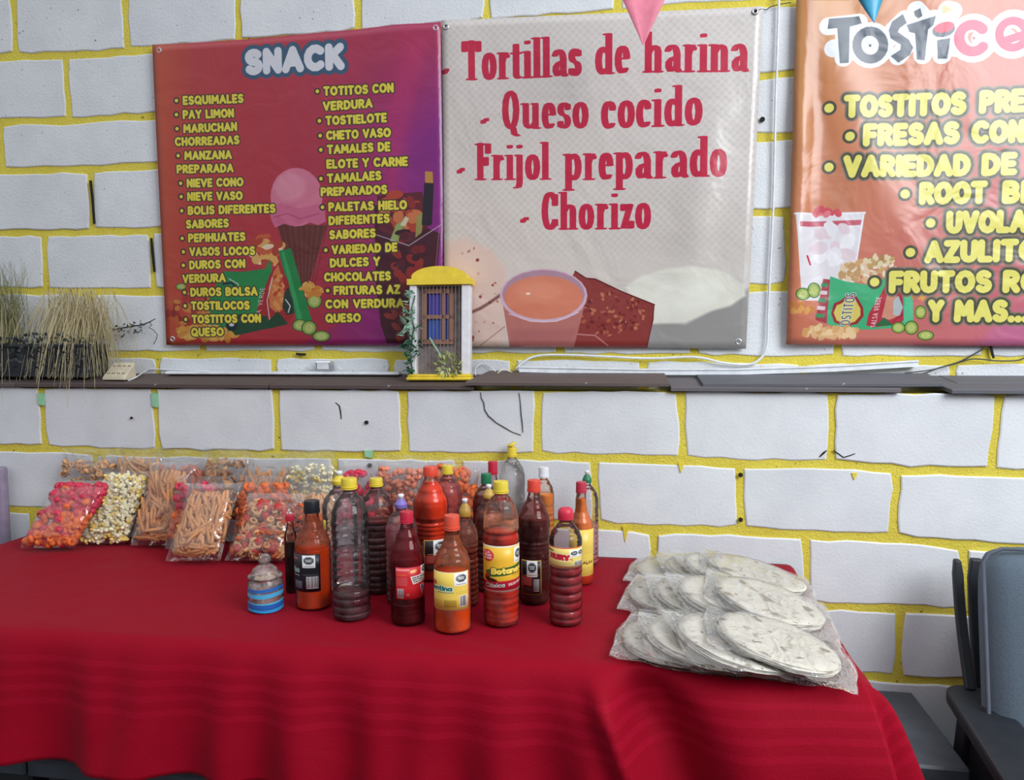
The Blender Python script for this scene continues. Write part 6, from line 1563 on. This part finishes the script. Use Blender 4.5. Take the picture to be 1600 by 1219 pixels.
def tortilla_mesh(seed, R_):
    n, k = 36, 5; v = []; f = []; rn = Vector((seed*2.3, 0, 0))
    def h(x, y): return .0022*mnoise.noise(Vector((x*22, y*22, seed)))
    for s, z0 in ((1, .0016), (-1, -.0008)):
        v.append((0, 0, z0+h(0, 0)))
        for j in range(1, k+1):
            for i in range(n):
                a = 2*math.pi*i/n; r = R_*j/k*(1+.018*math.sin(a*3+seed)+.012*mnoise.noise(Vector((math.cos(a)*2, math.sin(a)*2, seed))))
                x, y = r*math.cos(a), r*math.sin(a); v.append((x, y, z0*(1 if j < k else .2)+h(x, y)))
    q = 1+n*k
    for s in (0, 1):
        o = s*q; g = []
        for i in range(n): g.append((o, o+1+i, o+1+(i+1) % n))
        for j in range(k-1):
            for i in range(n): a = o+1+j*n+i; b_ = o+1+j*n+(i+1) % n; g.append((a, a+n, b_+n, b_))
        f += g if s == 0 else [t_[::-1] for t_ in g]
    for i in range(n): a = 1+(k-1)*n+i; b_ = 1+(k-1)*n+(i+1) % n; f.append((a, q+a, q+b_, b_))
    return MB().add(v, f).me('tortilla', M_TORT, True)
TORTS = [tortilla_mesh(k, .116) for k in range(5)]
def pack_film(seed, Lx, Ly, ang):
    nu = nv = 30; v = []; f = []; ca, sa = math.cos(ang), math.sin(ang)
    for side in (1, -1):
        for j in range(nv+1):
            for i in range(nu+1):
                a, b_ = i/nu*2-1, j/nv*2-1
                x, y = a*Lx/2, b_*Ly/2
                x *= 1-.05*b_*b_+.05*mnoise.noise(Vector((a*1.5, b_*1.5, seed*2.1))); y *= 1-.05*a*a+.06*mnoise.noise(Vector((a*1.5, b_*1.5, seed*3.7)))
                x, y = x*ca-y*sa, x*sa+y*ca
                r = math.hypot(x, y); t_ = 1/(1+math.exp((r-.121)/.004))
                cr = .0065*mnoise.noise(Vector((x*22, y*22, seed)))+.0035*mnoise.noise(Vector((x*70, y*70, seed+5)))
                if side == 1: z = .0155*t_+.003*(1-t_)+abs(cr)*(.35+.9*(1-t_))+.0012
                else: z = -.0025+(.0035+cr*.5)*(1-t_)
                v.append((x, y, z))
    q = (nu+1)**2
    for s in (0, 1):
        for j in range(nv):
            for i in range(nu):
                a = s*q+j*(nu+1)+i; r_ = (a, a+1, a+nu+2, a+nu+1); f.append(r_ if s == 0 else r_[::-1])
    return MB().add(v, f).me('bag_film', M_TFILM, True)
rn = random.Random(5)
def tortilla_pack(label, x, y, z, tx, ty, rz, seed, ext=(.275, .255), ang=0.0):
    root = empty('tortilla_pack', (x, y, z), label, 'tortilla pack', 'bags of flour tortillas on the red table')
    root.rotation_euler = (math.radians(tx), math.radians(ty), 0)
    for k in range(6):
        o = obj('tortilla', TORTS[(seed+k) % 5], root, loc=(rn.uniform(-.004, .004), rn.uniform(-.004, .004), k*.0024+.0008), rot=(0, 0, rn.uniform(0, 6.28)))
    obj('bag_film', pack_film(seed, ext[0], ext[1], ang), root)
ROWN = {0: 'front', 1: 'middle', 2: 'back'}
PK = {  # per row: (centre x, centre y, z, tilt) from leftmost to rightmost
 0: ((1062, 1000), (1102, 1001), (1150, 1003), (1214, 1003)), 1: ((1062, 931), (1104, 935), (1142, 938), (1200, 940)), 2: ((1062, 892), (1110, 893), (1140, 894), (1180, 896))}
ORD = ('leftmost and lowest', 'second from the left', 'third from the left', 'rightmost and topmost')
sd_ = 0
for r in (2, 1, 0):
    for k in range(4):
        sd_ += 1; px, py = PK[r][k]
        ty = (2.0, 8.5, 12.5, 13.5)[k]; z = TT+.006+(.0, .014, .026, .0275)[k]+(.0 if r == 0 else (.006 if r == 1 else .0))
        p = atz(px, py, z+.008)
        tortilla_pack('clear bag of flour tortillas, %s in the %s row' % (ORD[k], ROWN[r]), p.x, p.y, z, (1.0, 2.5, 0.0)[r], ty, 0, sd_, (.285, .25) if k == 3 else (.262, .25), (-.18, .12, .25, -.10)[k])
